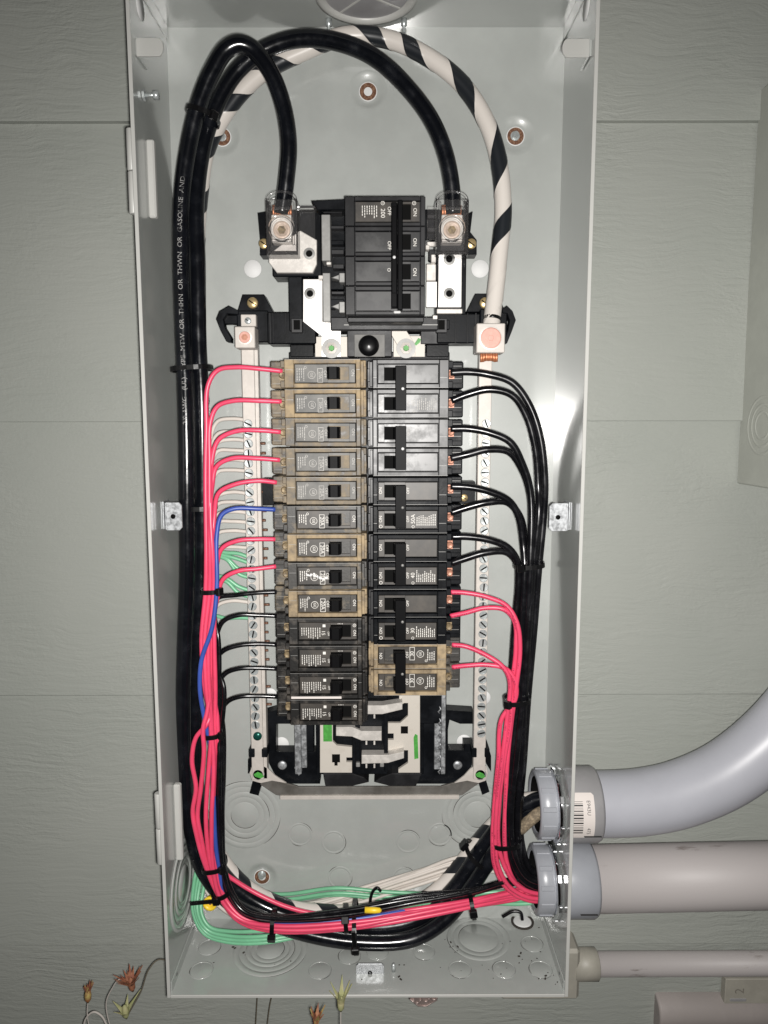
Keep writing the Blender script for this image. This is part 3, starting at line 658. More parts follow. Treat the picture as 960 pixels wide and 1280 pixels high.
bar_lug(596, 404, 631, 441, 2.1, .36, 'pinkcu', .18, True)
ip('lug_tail', 'bar', [('r', 301, 393, 320, 408, 1.5, 1.21)]); head(310, 401, 1.5, .12, .05, 'zinc')
mb = MB(); 
for k in range(10):
    q = at(602+k*2.1, 440, 1.75); mb.lathe([(.045, 0), (.045, -.3-.05*random.random())], (q.x, -1.7-.06*(k % 2), q.z), (0, 0, 1), 8)
mb.build('bare_copper_strands', M['strands'], inter)
# lower end: brackets, rails, bus plates, stabs
ip('lower_bracket', 'black', [('p', [(331, 892), (345, 888), (400, 888), (400, 905), (345, 905), (345, 940), (400, 940), (400, 980), (352, 980), (342, 966), (334, 950)], .7, .1), ('p', [(376, 868), (392, 868), (392, 945), (376, 945)], .6, .1)])
ip('lower_bracket', 'black', [('p', [(592, 890), (560, 888), (525, 888), (525, 872), (520, 872), (520, 980), (572, 980), (588, 962), (592, 950), (592, 930), (580, 930), (580, 938), (560, 938), (560, 912), (562, 900), (575, 905), (592, 905)], .7, .1)])
ip('lower_base', 'black', [('r', 395, 880, 530, 968, .9, .12)])
ip('galvanised_rail', 'galv', [('r', 368, 868, 376, 968, 1.0, .7), ('r', 376.5, 868, 383, 960, .85, .7), ('p', [(368, 960), (373, 970), (376, 968), (376, 960)], .99, .7)])
ip('galvanised_rail', 'galv', [('r', 543, 868, 551, 962, .85, .7), ('r', 551.5, 868, 557, 968, 1.0, .7)])
mb = MB()
for k in range(6):
    for px in (374.5, 549): 
        q = at(px, 882+k*15, .9); mb.tube([Vector((q.x, -.92, q.z)), Vector((q.x+.06, -.96, q.z-.12)), Vector((q.x-.04, -.95, q.z-.22)), Vector((q.x+.03, -.92, q.z-.32))], .03, 6)
mb.build('rail_teeth', M['galv'], inter)['kind'] = 'stuff'
head(353, 956, .75, .18, .08, 'galv', slot=False); head(572, 956, .75, .18, .08, 'galv', slot=False)
ip('bus_plate', 'cream', [('p', [(400, 880), (416, 880), (416, 927), (421, 932), (440, 934), (440, 947), (433, 947), (433, 953), (440, 953), (440, 966), (400, 966)], 1.35, 1.2, .01)])
ip('bus_plate', 'cream', [('p', [(499, 868), (525, 868), (525, 966), (498, 966), (498, 962), (510, 954), (510, 938), (505, 938), (505, 944), (485, 944), (485, 925), (492, 925), (492, 917), (485, 917), (485, 904), (500, 904), (510, 895), (510, 879), (505, 879), (499, 884)], 1.35, 1.2, .01)])
ip('plate_keyhole', 'dark', [('r', 415, 943, 425, 953, 1.365, 1.3, 0), ('r', 501, 908, 510, 917, 1.365, 1.3, 0), ('r', 418, 953, 422, 957, 1.365, 1.3, 0)])
ip('paint_mark', 'marker', [('r', 404, 905, 415, 927, 1.362, 1.34, .004), ('p', [(517, 922), (519, 917.5), (522, 919), (523, 948), (518, 949)], 1.362, 1.34, .004)])
ip('bus_stab', 'tin', [('p', [(420, 909), (440, 909), (452, 914), (477, 914), (477, 926), (452, 926), (440, 921), (420, 920)], 1.75, 1.3), ])
ip('bus_stab', 'tin', [('p', [(452, 944), (485, 944), (505, 940), (505, 948), (485, 954), (452, 955)], 1.75, 1.3)])
ip('bus_stab', 'tin', [('p', [(455, 882), (478, 882), (503, 878), (503, 887), (478, 893), (455, 893)], 1.75, 1.3)])
ip('stab_prong', 'tin', [('r', x, y, x+2, y+5, 1.7, 1.4, 0) for x in (457, 467) for y in (893, 926, 955)])
ip('stab_support', 'black', [('r', 440, 876, 484, 968, 1.25, .9), ('r', 480, 880, 485, 965, 1.6, 1.2), ('r', 444, 884, 450, 960, 1.6, 1.2)])
ip('stab_eyelet', 'greymet', [('r', 445, 954, 450, 959, 1.75, 1.6, .02), ('r', 475, 954, 480, 959, 1.75, 1.6, .02)])
ip('end_foot', 'black_gloss', [('p', [(404, 967), (440, 967), (455, 972), (461, 978), (440, 983), (407, 983)], 1.3, .3, .03)])
ip('end_foot', 'black_gloss', [('p', [(527, 967), (490, 967), (476, 972), (468, 978), (488, 983), (520, 983)], 1.3, .3, .03)])
# bonding strap that joins the two neutral bars
mb = MB(); mb.ppx([(313, 960), (320, 956), (332, 960), (338, 968), (352, 978), (372, 983), (372, 998), (345, 994), (330, 984), (318, 976)], 1.0, .92, b=.01)
mb.ppx([(608, 960), (601, 956), (590, 960), (584, 968), (570, 978), (552, 983), (552, 998), (578, 994), (592, 984), (604, 976)], 1.0, .92, b=.01)
mb.rpx(371, 983.5, 553, 997, .995, .92, b=.01); mb.build('bonding_strap', M['strapmet'], inter)
ip('strap_lip', 'bar', [('r', 350, 995, 574, 999.5, 1.06, .92, .01)])
ip('strap_eye', 'bar', [('p', [(312, 966), (315, 958), (325, 955), (334, 960), (344, 970), (358, 979), (340, 976), (326, 979), (315, 976)], 1.1, 1.02, .01)])
ip('strap_eye', 'bar', [('p', [(610, 966), (608, 958), (598, 955), (588, 961), (580, 970), (568, 979), (584, 976), (598, 979), (607, 976)], 1.1, 1.02, .01)])
for px in (323, 600):
    s_ = head(px, 967, 1.11, .24, .09, 'zinc', 'bond_screw', True)
    ip('paint_mark', 'marker', [('p', [(px-6, 968), (px-1, 965), (px+4, 967), (px+7, 971), (px+3, 973), (px-4, 971)], 1.222, 1.2, 0)])
ip('bar_clip', 'black', [('r', 311, 937, 318, 947, 1.3, .5), ('r', 327, 937, 334, 947, 1.3, .5), ('p', [(310, 950), (316, 944), (316, 960), (310, 968)], .9, .3), ('p', [(316, 977), (327, 978), (323, 995), (312, 992)], 1.0, .3)])
ip('bar_clip', 'black', [('r', 590, 936, 596, 947, 1.3, .5), ('r', 606, 936, 612, 947, 1.3, .5), ('p', [(608, 925), (614, 945), (614, 965), (608, 955)], .9, .3), ('p', [(598, 978), (608, 977), (612, 990), (603, 994)], 1.0, .3)])
ip('mid_bracket', 'black', [('r', 328, 598, 343, 632, 1.0, .3), ('r', 570, 602, 594, 630, 1.0, .3)])
head(580, 622, 1.02, .14, .06, 'brass')

# ================================================================== breakers
def fine_print(mb, cu, w_u, cz, h_z, d, cols, m, rnd):
    """unreadable small print: rows of short dashes running along z"""
    for k in range(cols):
        u = cu - w_u/2 + w_u*(k+.5)/cols; z = cz + h_z/2; zend = cz - h_z/2*rnd.uniform(.3, 1)
        while z > zend:
            l = rnd.uniform(.03, .085); z2 = max(z-l, zend)
            if z-z2 > .015: mb.box(-u-.013, -u+.013, -d-.003, -d+.004, z2, z, m=m)
            z = z2-.02
def pole(root, kind, zc, amp, rnd, two=False):
    """one breaker pole in local coordinates: terminal towards -x, face towards -y, row centre zc"""
    st = {'tan': ('dust3', 'plate_g', 'dust3', 'print_dim'), 'tan2': ('dust2', 'plate_g', 'dust2', 'print_dim'), 'semi': ('dust1', 'plate_k', 'dust1', 'print'),
          'tan_d': ('dust3', 'plate_k', 'dust3', 'print'), 'new': ('dust0', 'plate_k', 'dust0', 'print'), 'gloss': ('bezel_s', 'plate_s', 'bezel_s', 'print_dim'), 'blk': ('black_gloss', 'plate_k', 'black', 'print')}[kind]
    P0 = lambda mb, n, mt: mb.build(n, [M[x] for x in mt] if isinstance(mt, (list, tuple)) else M[mt], root)
    h = .478; F = 2.86; X = lambda u: -u
    mb = MB(); mb.box(X(2.80), X(.2), -2.66, -.97, zc-h, zc+h, .03); mb.box(X(.21), X(.03), -2.5, -1.3, zc-h+.02, zc+h-.02, .02)
    P0(mb, 'body', st[0])
    # bezel
    mb = MB(); iz = .335; i0, i1 = .36, 2.47
    mb.box(X(2.79), X(i1), -F, -2.655, zc-h+.005, zc+h-.005, .02); mb.box(X(i0), X(.21), -F, -2.655, zc-h+.005, zc+h-.005, .02)
    mb.box(X(i1+.0), X(i0), -F+.004, -2.655, zc+iz, zc+h-.005, .015); mb.box(X(i1), X(i0), -F+.004, -2.655, zc-h+.005, zc-iz, .015)
    P0(mb, 'bezel', st[2])
    # inner joint tabs
    mb = MB(); mb.box(X(.20), X(.10), -2.7, -2.45, zc-.42, zc+.42, .015); mb.box(X(.115), X(.02), -2.58, -2.4, zc-.2, zc+.25, .02); P0(mb, 'inner_tab', st[0])
    # label plate with handle opening
    s0, s1, sz = .60, 1.32, .225; pd = 2.79
    mb = MB(); mb.box(X(i1-.035), X(s1), -pd, -2.68, zc-iz+.03, zc+iz-.03, .008); mb.box(X(s0), X(i0+.035), -pd, -2.68, zc-iz+.03, zc+iz-.03, .008)
    mb.box(X(s1), X(s0), -pd, -2.68, zc+sz, zc+iz-.03, .0); mb.box(X(s1), X(s0), -pd, -2.68, zc-iz+.03, zc-sz, .0); P0(mb, 'label_plate', st[1])
    mb = MB(); mb.box(X(i1-.004), X(i0+.004), -2.664, -2.655, zc-iz+.004, zc+iz-.004); P0(mb, 'gap_shade_sheet', 'dark')  # added near-black sheet, paints the shade in the gap round the plate
    mb = MB(); mb.box(X(s1-.01), X(s0+.01), -2.68, -2.60, zc-sz+.002, zc+sz-.002); P0(mb, 'handle_slot', 'dust2' if kind in ('tan', 'tan2') else ('dust1' if kind in ('tan_d', 'semi') else 'dark'))
    # handle
    mb = MB(); hz = sz-.03
    prof = [(1.30, 2.69), (1.33, 3.12), (1.24, 3.2), (1.00, 3.2), (.92, 3.08), (.90, 2.69)]
    if not two or True:
        n = len(mb.v)
        for zz in (zc-hz, zc+hz):
            for u, dd in prof: mb.v.append(Vector((X(u), -dd, zz)))
        N = len(prof)
        for i in range(N): mb.face((i, (i+1) % N, N+(i+1) % N, N+i))
        mb.face(range(N)); mb.face(range(2*N-1, N-1, -1))
        mb.box(X(1.14), X(1.10), -3.215, -3.15, zc-hz+.02, zc+hz-.02)
    P0(mb, 'handle', 'matte')
    # terminal end
    mb = MB(); mb.box(X(3.37), X(2.78), -2.12, -.98, zc-h+.01, zc+h-.01, .04)
    for k in range(3): mb.box(X(3.36), X(2.80), -2.17, -2.11, zc-.36+.31*k, zc-.32+.31*k, .01)
    mb.box(X(2.98), X(2.79), -2.45, -2.1, zc+.22, zc+h-.02, .02); mb.box(X(2.98), X(2.79), -2.45, -2.1, zc-h+.02, zc-.22, .02)
    P0(mb, 'terminal_end', 'dust2' if kind in ('tan', 'tan2') else ('dust1' if kind in ('semi', 'tan_d') else ('black' if kind in ('gloss', 'blk') else 'dust0')))
    mb = MB(); mb.lathe([(.125, 0), (.125, -.12), (.09, -.16), (.0005, -.14)], (X(2.93), -2.2, zc-.02), 'Y', 14, 0, False); mb.box(X(3.04), X(2.86), -2.22, -2.18, zc-.17, zc+.13)
    P0(mb, 'terminal_screw', 'copper' if kind in ('gloss', 'blk') and amp not in ('30',) else 'dullbrass')
    mb = MB()
    for zz in (.12, -.31): mb.box(X(3.3), X(2.5), -2.875 if False else -2.19, -2.15, zc+zz-.006, zc+zz+.006)
    mb.box(X(2.74), X(2.50), -F-.003, -F+.004, zc+.115, zc+.128); mb.box(X(.34), X(.23), -F-.003, -F+.004, zc+.115, zc+.128); mb.box(X(2.78), X(.22), -F-.003, -F+.004, zc+h-.022, zc+h-.012)  # pale strips: seam lines, with bezel edge highlights put in as colour
    P0(mb, 'seam_highlight', 'greymet')['kind'] = 'stuff'
    # printing
    mb = MB(); D = pd+.004
    def tx(body, u, z, size, sq=1.0): add_text(mb, body, size, lambda a, b_: (X(u)+b_, -D, zc+z-a), 0, sq)
    if kind in ('tan', 'tan2', 'tan_d', 'semi'):
        tx('ON', .47, .02, .15); tx('OFF', 1.41, -.02, .14); tx(amp, 1.58, -.06, .19 if kind != 'tan' else .15)
        for a_, b_ in ((1.49, 1.505), (1.655, 1.67)): mb.box(X(b_), X(a_), -D, -D+.004, zc-.29, zc+.16)
        mb.box(X(1.67), X(1.49), -D, -D+.004, zc+.16, zc+.175); mb.box(X(1.67), X(1.49), -D, -D+.004, zc-.305, zc-.29)
        mb.ring((X(1.87), zc-.05), .115, .13, D, D-.004, 22); tx('GE', 1.87, -.05, .13)
        fine_print(mb, 2.25, .3, zc-.05, .45, pd, 4, 0, rnd); mb.ring((X(2.08), zc+.2), .03, .045, D, D-.004, 12)
    elif kind == 'new':
        tx('ON', .47, -.07, .14); tx('OFF', 1.40, -.1, .09); tx(amp, 1.58, -.07, .18); fine_print(mb, 2.02, .72, zc-.09, .42, pd, 9, 0, rnd)
        mb.ring((X(.47), zc+.2), .045, .06, D, D-.004, 14); mb.box(X(1.60), X(1.5), -D, -D+.004, zc+.14, zc+.24, T=None); tx('R', .47, .2, .08)
        for a_ in range(4): mb.box(X(1.05-.05*a_)-.008, X(1.05-.05*a_)+.008, -D, -D+.004, zc+.25, zc+.28)
    else:
        if kind == 'blk' or amp == '60': tx('ON', .47, -.02, .15)
        if amp: 
            tx(amp, 1.60, -.02, .20); tx('OFF', 1.42, -.02, .13); fine_print(mb, 2.05, .7, zc, .42, pd, 10, 0, rnd)
            mb.ring((X(.47), zc+.24), .045, .06, D, D-.004, 14); mb.ring((X(1.6), zc+.25), .04, .055, D, D-.004, 6)
        else: tx('OFF', 1.42, -.02, .13)
    if mb.v: P0(mb, 'printed_lettering', st[3])['kind'] = 'stuff'
Z0 = -11.864; XC = .03
ordn = ['topmost', 'second', 'third', 'fourth', 'fifth', 'sixth', 'seventh', 'eighth', 'ninth', 'tenth', 'eleventh', 'twelfth', 'bottom']
kinds = ['tan', 'tan', 'tan2', 'tan2', 'tan2', 'semi', 'tan_d', 'semi', 'tan_d', 'new', 'new', 'new', 'new']
wirec = ['red', 'red', 'red', 'red', 'red', 'blue', 'red', 'red', 'black', 'black', 'black', 'black', 'black']
look = {'tan': 'tan dust coated', 'tan2': 'brownish dusty', 'semi': 'dark lightly dusty', 'tan_d': 'thickly tan dusted', 'new': 'clean black'}
for i in range(13):
    rnd = random.Random(i); zc = Z0-.5-i*1.0
    amp = '15' if i > 8 else '20A'
    b = thing('circuit_breaker', f'{look[kinds[i]]} single pole breaker, {ordn[i]} in the left column, with {wirec[i]} wire', 'breaker', (XC, -1.0, zc), 'single pole breakers in the left column')
    org = ORG[b]; ORG[b] = Vector((0, 0, 0))
    b.location = Vector((XC, 0, zc))*S
    pole(b, kinds[i], 0, amp, rnd)
    b.rotation_euler = (0, rnd.uniform(-.006, .006), 0)
    if i == 7:
        mb = MB(); rs = random.Random(9)
        for k in range(16):
            u_ = 2.15-.045*k+rs.uniform(-.03, .03); z_ = .10-.012*k+rs.uniform(-.06, .05); r_ = rs.uniform(.02, .055)
            mb.lathe([(r_, 0), (r_*.8, -.006), (.0005, -.007)], (-u_, -2.79, z_), 'Y', 9, cap=False)
        o = mb.build('white_paint_smear', M['plug'], b); o['kind'] = 'stuff'; o['label'] = 'white paint smear across the label'
    if i == 11:
        MB().box(-2.75, -.95, -2.872, -2.862, -.475, -.39, .004).build('paper_strip', M['sticker'], b)
ZR = Z0-.02
pairs = [('gloss', 'gloss', '60', 'glossy black double pole breaker at the top of the right column'), ('gloss', 'gloss', '', 'glossy black double pole breaker second from top in right column'),
         ('blk', 'blk', '50A', 'black 50 amp double pole breaker third down the right column'), ('blk', 'blk', '40', 'black 40 amp double pole breaker fourth down the right column'),
         ('blk', 'blk', '30', 'black 30 amp double pole breaker above the tan dusty one'), ('tan_d', 'tan_d', '30', 'tan dusty double pole breaker at the bottom of the right column')]
for i, (k1, k2, amp, lab) in enumerate(pairs):
    rnd = random.Random(100+i); zc = ZR-1.0-2.0*i + (.12 if i == 5 else 0)
    b = thing('double_pole_breaker', lab, 'breaker', (XC, 0, zc), 'double pole breakers in the right column'); ORG[b] = Vector((0, 0, 0))
    # rotated half a turn about the viewing axis, so local +z is downwards
    pole(b, k1, -.497, amp if i == 5 else '', rnd, True); pole(b, k2, .497, amp, rnd, True)
    mb = MB(); mb.box(-1.34, -.97, -3.27, -3.08, -.74, .74, .02); mb.box(-1.34, -1.1, -3.1, -2.9, -.3, .3, .02); mb.box(-1.15, -1.11, -3.285, -3.26, -.66, .66)
    mb.build('handle_tie', M['matte'], b)
    MB().lathe([(.05, -.01), (.05, -.03), (.0005, -.035)], (-1.22, -3.27, .02), 'Y', 12).build('tie_pin', M['plug' if i < 2 else 'greymet'], b)
    b.rotation_euler = (0, math.pi, 0)
# main breaker
a = at(430.5, 245, 2.9); c = at(531.5, 394, 2.9); z0m, z1m = a.z, c.z; x0m, x1m = a.x, c.x
main = thing('main_breaker', 'black four pole 200 amp main breaker with long handle bar at the top', 'breaker', (0, 0, z1m))
MB().box(x0m, x1m, -2.72, -.9, z1m, z0m, .03).build('body', M['black_gloss'], main)
MB().box(x0m+.05, x1m-.02, -2.5, -1.0, z1m-.18, z1m-.005, .03).build('body_skirt', M['black_gloss'], main)
ph = (z0m-z1m)/4
for k in range(4):
    zt = z0m-ph*k; zb = zt-ph; zc = (zt+zb)/2
    mb = MB(); F = 2.9; xi0, xi1 = x0m+.33, x1m-.17; b0, b1 = zb+.13, zt-.15
    mb.box(x0m+.01, xi0, -F, -2.715, zb+.012, zt-.012, .02).box(xi1, x1m-.01, -F, -2.715, zb+.012, zt-.012, .02)
    mb.box(xi0, xi1, -F+.003, -2.715, zb+.012, b0, .02).box(xi0, xi1, -F+.003, -2.715, b1, zt-.012, .02); mb.build('bezel', M['black_gloss'], main)
    sx0, sx1 = at(489, 300, 2.85).x, at(513.5, 300, 2.85).x; sz0, sz1 = zc-.26, zc+.24
    mb = MB(); pd = 2.84
    mb.box(xi0+.03, sx0, -pd, -2.7, b0+.03, b1-.02, .008).box(sx1, xi1-.03, -pd, -2.7, b0+.03, b1-.02, .008).box(sx0, sx1, -pd, -2.7, sz1, b1-.02).box(sx0, sx1, -pd, -2.7, b0+.03, sz0)
    mb.build('label_plate', M['plate_s' if k else 'plate_k'], main)
    MB().box(sx0, sx1, -2.74, -2.69, sz0, sz1).build('handle_slot', M['dark'], main)
    mb = MB(); D = pd+.004
    def tx(body, x, z, size): add_text(mb, body, size, lambda a_, b_: (x+b_, -D, z-a_))
    if k < 3: tx('ON', at(518.5, 300, pd).x, zc-.02, .17)
    if k < 2: tx('OFF', at(486.5, 300, pd).x, zc+(.02 if k == 0 else -.12), .16)
    if k == 2: tx('O', at(486, 300, pd).x, zc+.05, .15)
    if k == 0:
        tx('200', at(478.5, 300, pd).x, zc-.05, .2); rr = random.Random(5)
        xo = at(462, 300, pd).x; fine_print(mb, -xo, .55, zc-.02, .42, pd, 7, 0, rr)
        for px in (478.5, 517.5): mb.ring((at(px, 300, pd).x, zc+.27), .05, .065, D, D-.004, 14); tx('R', at(px, 300, pd).x, zc+.27, .08)
    mb.build('printed_lettering', M['print'], main)['kind'] = 'stuff'
hx0, hx1 = at(489, 310, 3.25).x, at(503.5, 310, 3.25).x; hz0, hz1 = at(495, 388, 3.25).z, at(495, 250, 3.25).z
MB().box(hx0, hx0+.2, -3.22, -2.75, hz0+.1, hz1-.05, .03).box(hx0+.21, hx1, -3.3, -2.75, hz0, hz1, .03).box(hx0+.02, hx0+.18, -3.25, -3.21, hz0+.55, hz1-.2, .02).build('handle_bar', M['matte'], main)
MB().lathe([(.05, -.01), (.05, -.03), (.0005, -.035)], (hx0+.1, -3.24, (hz0+hz1)/2-.05), 'Y', 12).build('handle_pin', M['plug'], main)
MB().box(hx0+.08, hx1-.06, -3.2, -3.0, hz0-.08, hz0-.003, .03).build('handle_tip', M['plug'], main)

# ================================================================== service cables
RC = .285
pA = [(352, 268, 1.5), (358, 225, 1.7), (361, 180, 1.9), (354, 132, 2.05), (338, 90, 2.25), (315, 61, 2.4), (298, 55, 2.5), (282, 63, 2.5), (266, 88, 2.45), (252, 120, 2.35), (238, 172, 2.2), (228, 240, 2.05), (226, 315, 2.0), (228, 390, 2.0), (231, 470, 2.0), (233, 540, 2.05), (234, 640, 2.1), (234, 720, 2.05), (231, 800, 1.95), (229, 880, 1.85), (231, 960, 1.75), (238, 1030, 1.75), (254, 1088, 1.8), (285, 1126, 2), (330, 1150, 2.2), (395, 1170, 2.45), (455, 1178, 2.55), (515, 1174, 2.5), (556, 1150, 2.35), (590, 1108, 2.05), (622, 1060, 1.95), (652, 1027, 1.95), (690, 1012, 1.95), (740, 1008, 1.95)]
pB = [(566, 268, 1.5), (565, 235, 1.65), (556, 190, 1.8), (538, 148, 1.9), (508, 108, 1.95), (468, 72, 1.95), (424, 53, 1.9), (375, 48, 1.8), (328, 63, 1.65), (297, 88, 1.6), (276, 120, 1.55), (260, 160, 1.52), (250, 205, 1.5), (245, 265, 1.5), (247, 330, 1.5), (248, 420, 1.5), (252, 500, 1.5), (253, 600, 1.45), (252, 700, 1.4), (248, 800, 1.35), (244, 900, 1.25), (246, 980, 1.2), (256, 1045, 1.25), (282, 1096, 1.3), (325, 1130, 1.4), (390, 1152, 1.65), (460, 1160, 1.95), (525, 1148, 1.9), (566, 1112, 1.6), (600, 1064, 1.4), (634, 1022, 1.45), (670, 1000, 1.6), (740, 992, 1.9)]
pC = [(614, 410, 1.7), (618, 375, 1.5), (624, 320, 1.35), (629, 262, 1.25), (624, 205, 1.2), (607, 150, 1.1), (578, 106, 1.0), (536, 72, .9), (485, 49, .8), (432, 45, .75), (380, 64, .75), (335, 86, .8), (302, 114, .85), (279, 145, .85), (259, 185, .85), (250, 240, .85), (246, 300, .85), (243, 400, .85), (247, 500, .85), (246, 600, .8), (244, 750, .75), (241, 900, .7), (246, 990, .7), (268, 1058, .75), (302, 1104, .85), (350, 1131, 1.05), (400, 1140, 1.2), (455, 1140, 1.2), (515, 1132, 1.05), (556, 1104, .85), (590, 1062, .75), (618, 1030, .9), (648, 1003, 1.3), (740, 1000, 1.9)]
def cable(name, pts, r, mt, label, cat, group=None, seg=16, n=8, taper=False):
    P = wpath(pts, n); mb = MB().tube(P, r, seg)
    o = mb.build(name, M[mt], None, origin=P[-1]); tag(o, label, cat, group); return o, P
oA, PA = cable('service_cable', pA, RC, 'insul', 'thick black service cable looping over to the left main lug, white lettering along it', 'cable', 'thick service cables', 20)
oB, PB = cable('service_cable', pB, RC, 'insul', 'thick black service cable arching to the right main lug', 'cable', 'thick service cables', 20)
PC = wpath(pC, 26)
def stripe_keys(P, seg=40):
    # where the dark tape crosses the near side of the cable
    mb = MB(); mb.tube(P, 1.0, seg); us = [0.0]
    for i in range(1, len(P)): us.append(us[-1]+(P[i]-P[i-1]).length)
    keys = []
    for n, (px, py, d) in enumerate(((628, 287, 1.3), (626, 205, 1.2), (577, 112, 1.0), (513, 66, .9), (468, 47, .8))):
        q = at(px, py, d); i = min(range(len(P)), key=lambda k: (P[k]-q).length); c_ = (CAM-P[i]).normalized()
        k = max(range(seg), key=lambda k: (mb.v[i*seg+k]-P[i]).dot(c_)); v0 = k/seg
        if keys and v0-last > .5: v0 -= 1
        if keys and v0-last < -.5: v0 += 1
        last = v0; keys.append((us[i], 10+n+.215+v0))
    u0, f0 = keys[0]; u9, f9 = keys[-1]
    return [(0, f0-u0/2.5)]+keys+[(u9+60, f9+60/1.9)], f0-.42
KU, PH0 = stripe_keys(PC)
def phase(u):
    for (a, fa), (b, fb) in zip(KU, KU[1:]):
        if u <= b: return fa+(fb-fa)*(u-a)/(b-a)
    return KU[-1][1]
STRIPE_OFF = 0.0; M['stripe'].node_tree.nodes['start'].inputs[1].default_value = PH0
def striped(P, r, seg=40):
    mb = MB(); mb.tube(P, r, seg); n = 0; us = [0.0]
    for i in range(1, len(P)): us.append(us[-1]+(P[i]-P[i-1]).length)
    for i in range(len(P)):
        u_ = phase(us[i])+STRIPE_OFF+.03*math.sin(us[i]*1.7)
        for k in range(seg):
            f = (u_-k/seg) % 1.0; w_ = .012 if f < .43 else 0.0
            if f < .03: w_ = .018
            v = mb.v[i*seg+k]; mb.v[i*seg+k] = P[i]+(v-P[i])*((r+w_)/r)
    for q, uv in enumerate(mb.uv):
        if uv: 
            i = q//seg; a_ = phase(us[i])+STRIPE_OFF+.03*math.sin(us[i]*1.7); b_ = phase(us[i+1])+STRIPE_OFF+.03*math.sin(us[i+1]*1.7)
            mb.uv[q] = ((a_, uv[0][1]), (a_, uv[1][1]), (b_, uv[2][1]), (b_, uv[3][1]))
    return mb
oC = striped(PC, .295).build('neutral_cable', M['stripe'], None, origin=PC[-1])
tag(oC, 'thick white neutral cable wrapped in black spiral tape on the right', 'cable', 'thick service cables')
0 and cable('neutral_cable', pC, .30, 'stripe', 'thick white neutral cable wrapped in black spiral tape on the right', 'cable', 'thick service cables', 24)
MB().lathe([(.31, 0), (.31, .12)], (PC[7].x, PC[7].y, PC[7].z), (PC[12]-PC[7]).normalized(), 20).build('black_tape_end', M['tie'], oC)
# lettering along the left cable
def along(P):
    L = [0.0]
    for i in range(1, len(P)): L.append(L[-1]+(P[i]-P[i-1]).length)
    def f(s):
        for i in range(1, len(P)):
            if L[i] >= s: break
        k = (s-L[i-1])/max(1e-6, L[i]-L[i-1]); t = (P[min(i+1, len(P)-1)]-P[max(i-2, 0)]).normalized()
        return P[i-1].lerp(P[i], k), t
    return f, L
fA, LA = along(PA)
def near_s(P, L, px, py, d):
    q = at(px, py, d); i = min(range(len(P)), key=lambda k: (P[k]-q).length); return L[i]
sa = near_s(PA, LA, 232, 535, 2.0); sb = near_s(PA, LA, 234, 225, 2.1)
body = '2/0 AWG   (UL)   TYPE  MTW  OR  THHN  OR  THWN  OR  GASOLINE  AND'
vs, fs = text_geo(body); xs = [v[0] for v in vs]; wtx = max(xs)-min(xs); scl = abs(sa-sb)/wtx
mb = MB()
for x, y in vs:
    s_ = sa + (sb-sa)*(x-min(xs))/wtx; P_, t = fA(s_); nrm = CAM-P_; nrm = (nrm-t*nrm.dot(t)).normalized(); bi = Vector((-1, 0, 0)); bi = (bi-t*bi.dot(t)-nrm*bi.dot(nrm)).normalized()
    ang = (y*.21+.03)/RC; mb.v.append(P_ + (nrm*math.cos(ang)+bi*math.sin(ang))*(RC+.006))
for f in fs: mb.face(f)
mb.build('printed_lettering', M['print_c'], oA)['kind'] = 'stuff'

# ================================================================== branch wires
JIT = random.Random(77)
def offset_center(cpts, e, dd, spread=None, jit=1.3):
    out = []; ph = JIT.uniform(0, 6); fq = JIT.uniform(.7, 1.6)
    for i, (x, y, d) in enumerate(cpts):
        x0, y0, _ = cpts[max(i-1, 0)]; x1, y1, _ = cpts[min(i+1, len(cpts)-1)]
        tx_, ty_ = x1-x0, y1-y0; l = math.hypot(tx_, ty_) or 1
        k = spread[i] if spread else 1
        ee = e*k + jit*1.5*math.sin(ph+i*fq) + JIT.uniform(-jit, jit)*.5; fade = 0 if i == len(cpts)-1 else 1
        out.append((x + ty_/l*(ee if fade else e*k), y - tx_/l*(ee if fade else e*k), d+dd*k+JIT.uniform(-.05, .05)*fade))
    return out
LC = [(263, 640, 2.45), (263, 690, 2.45), (264, 738, 2.45), (260, 800, 2.45), (261, 860, 2.45), (264, 915, 2.45), (263, 960, 2.5), (262, 1025, 2.5), (267, 1083, 2.5), (277, 1122, 2.55), (300, 1150, 2.75), (345, 1160, 2.9), (440, 1154, 2.95), (520, 1141, 2.8), (592, 1128, 2.5), (640, 1119, 2.1), (668, 1114, 2.0), (730, 1108, 2.0)]
LS = [.75, .9, .75, 1.15, 1.25, .95, 1.2, 1.2, .85, .75, .8, .9, .95, 1.1, .95, 1.2, 1.0, .7]
SCALE_R = .083
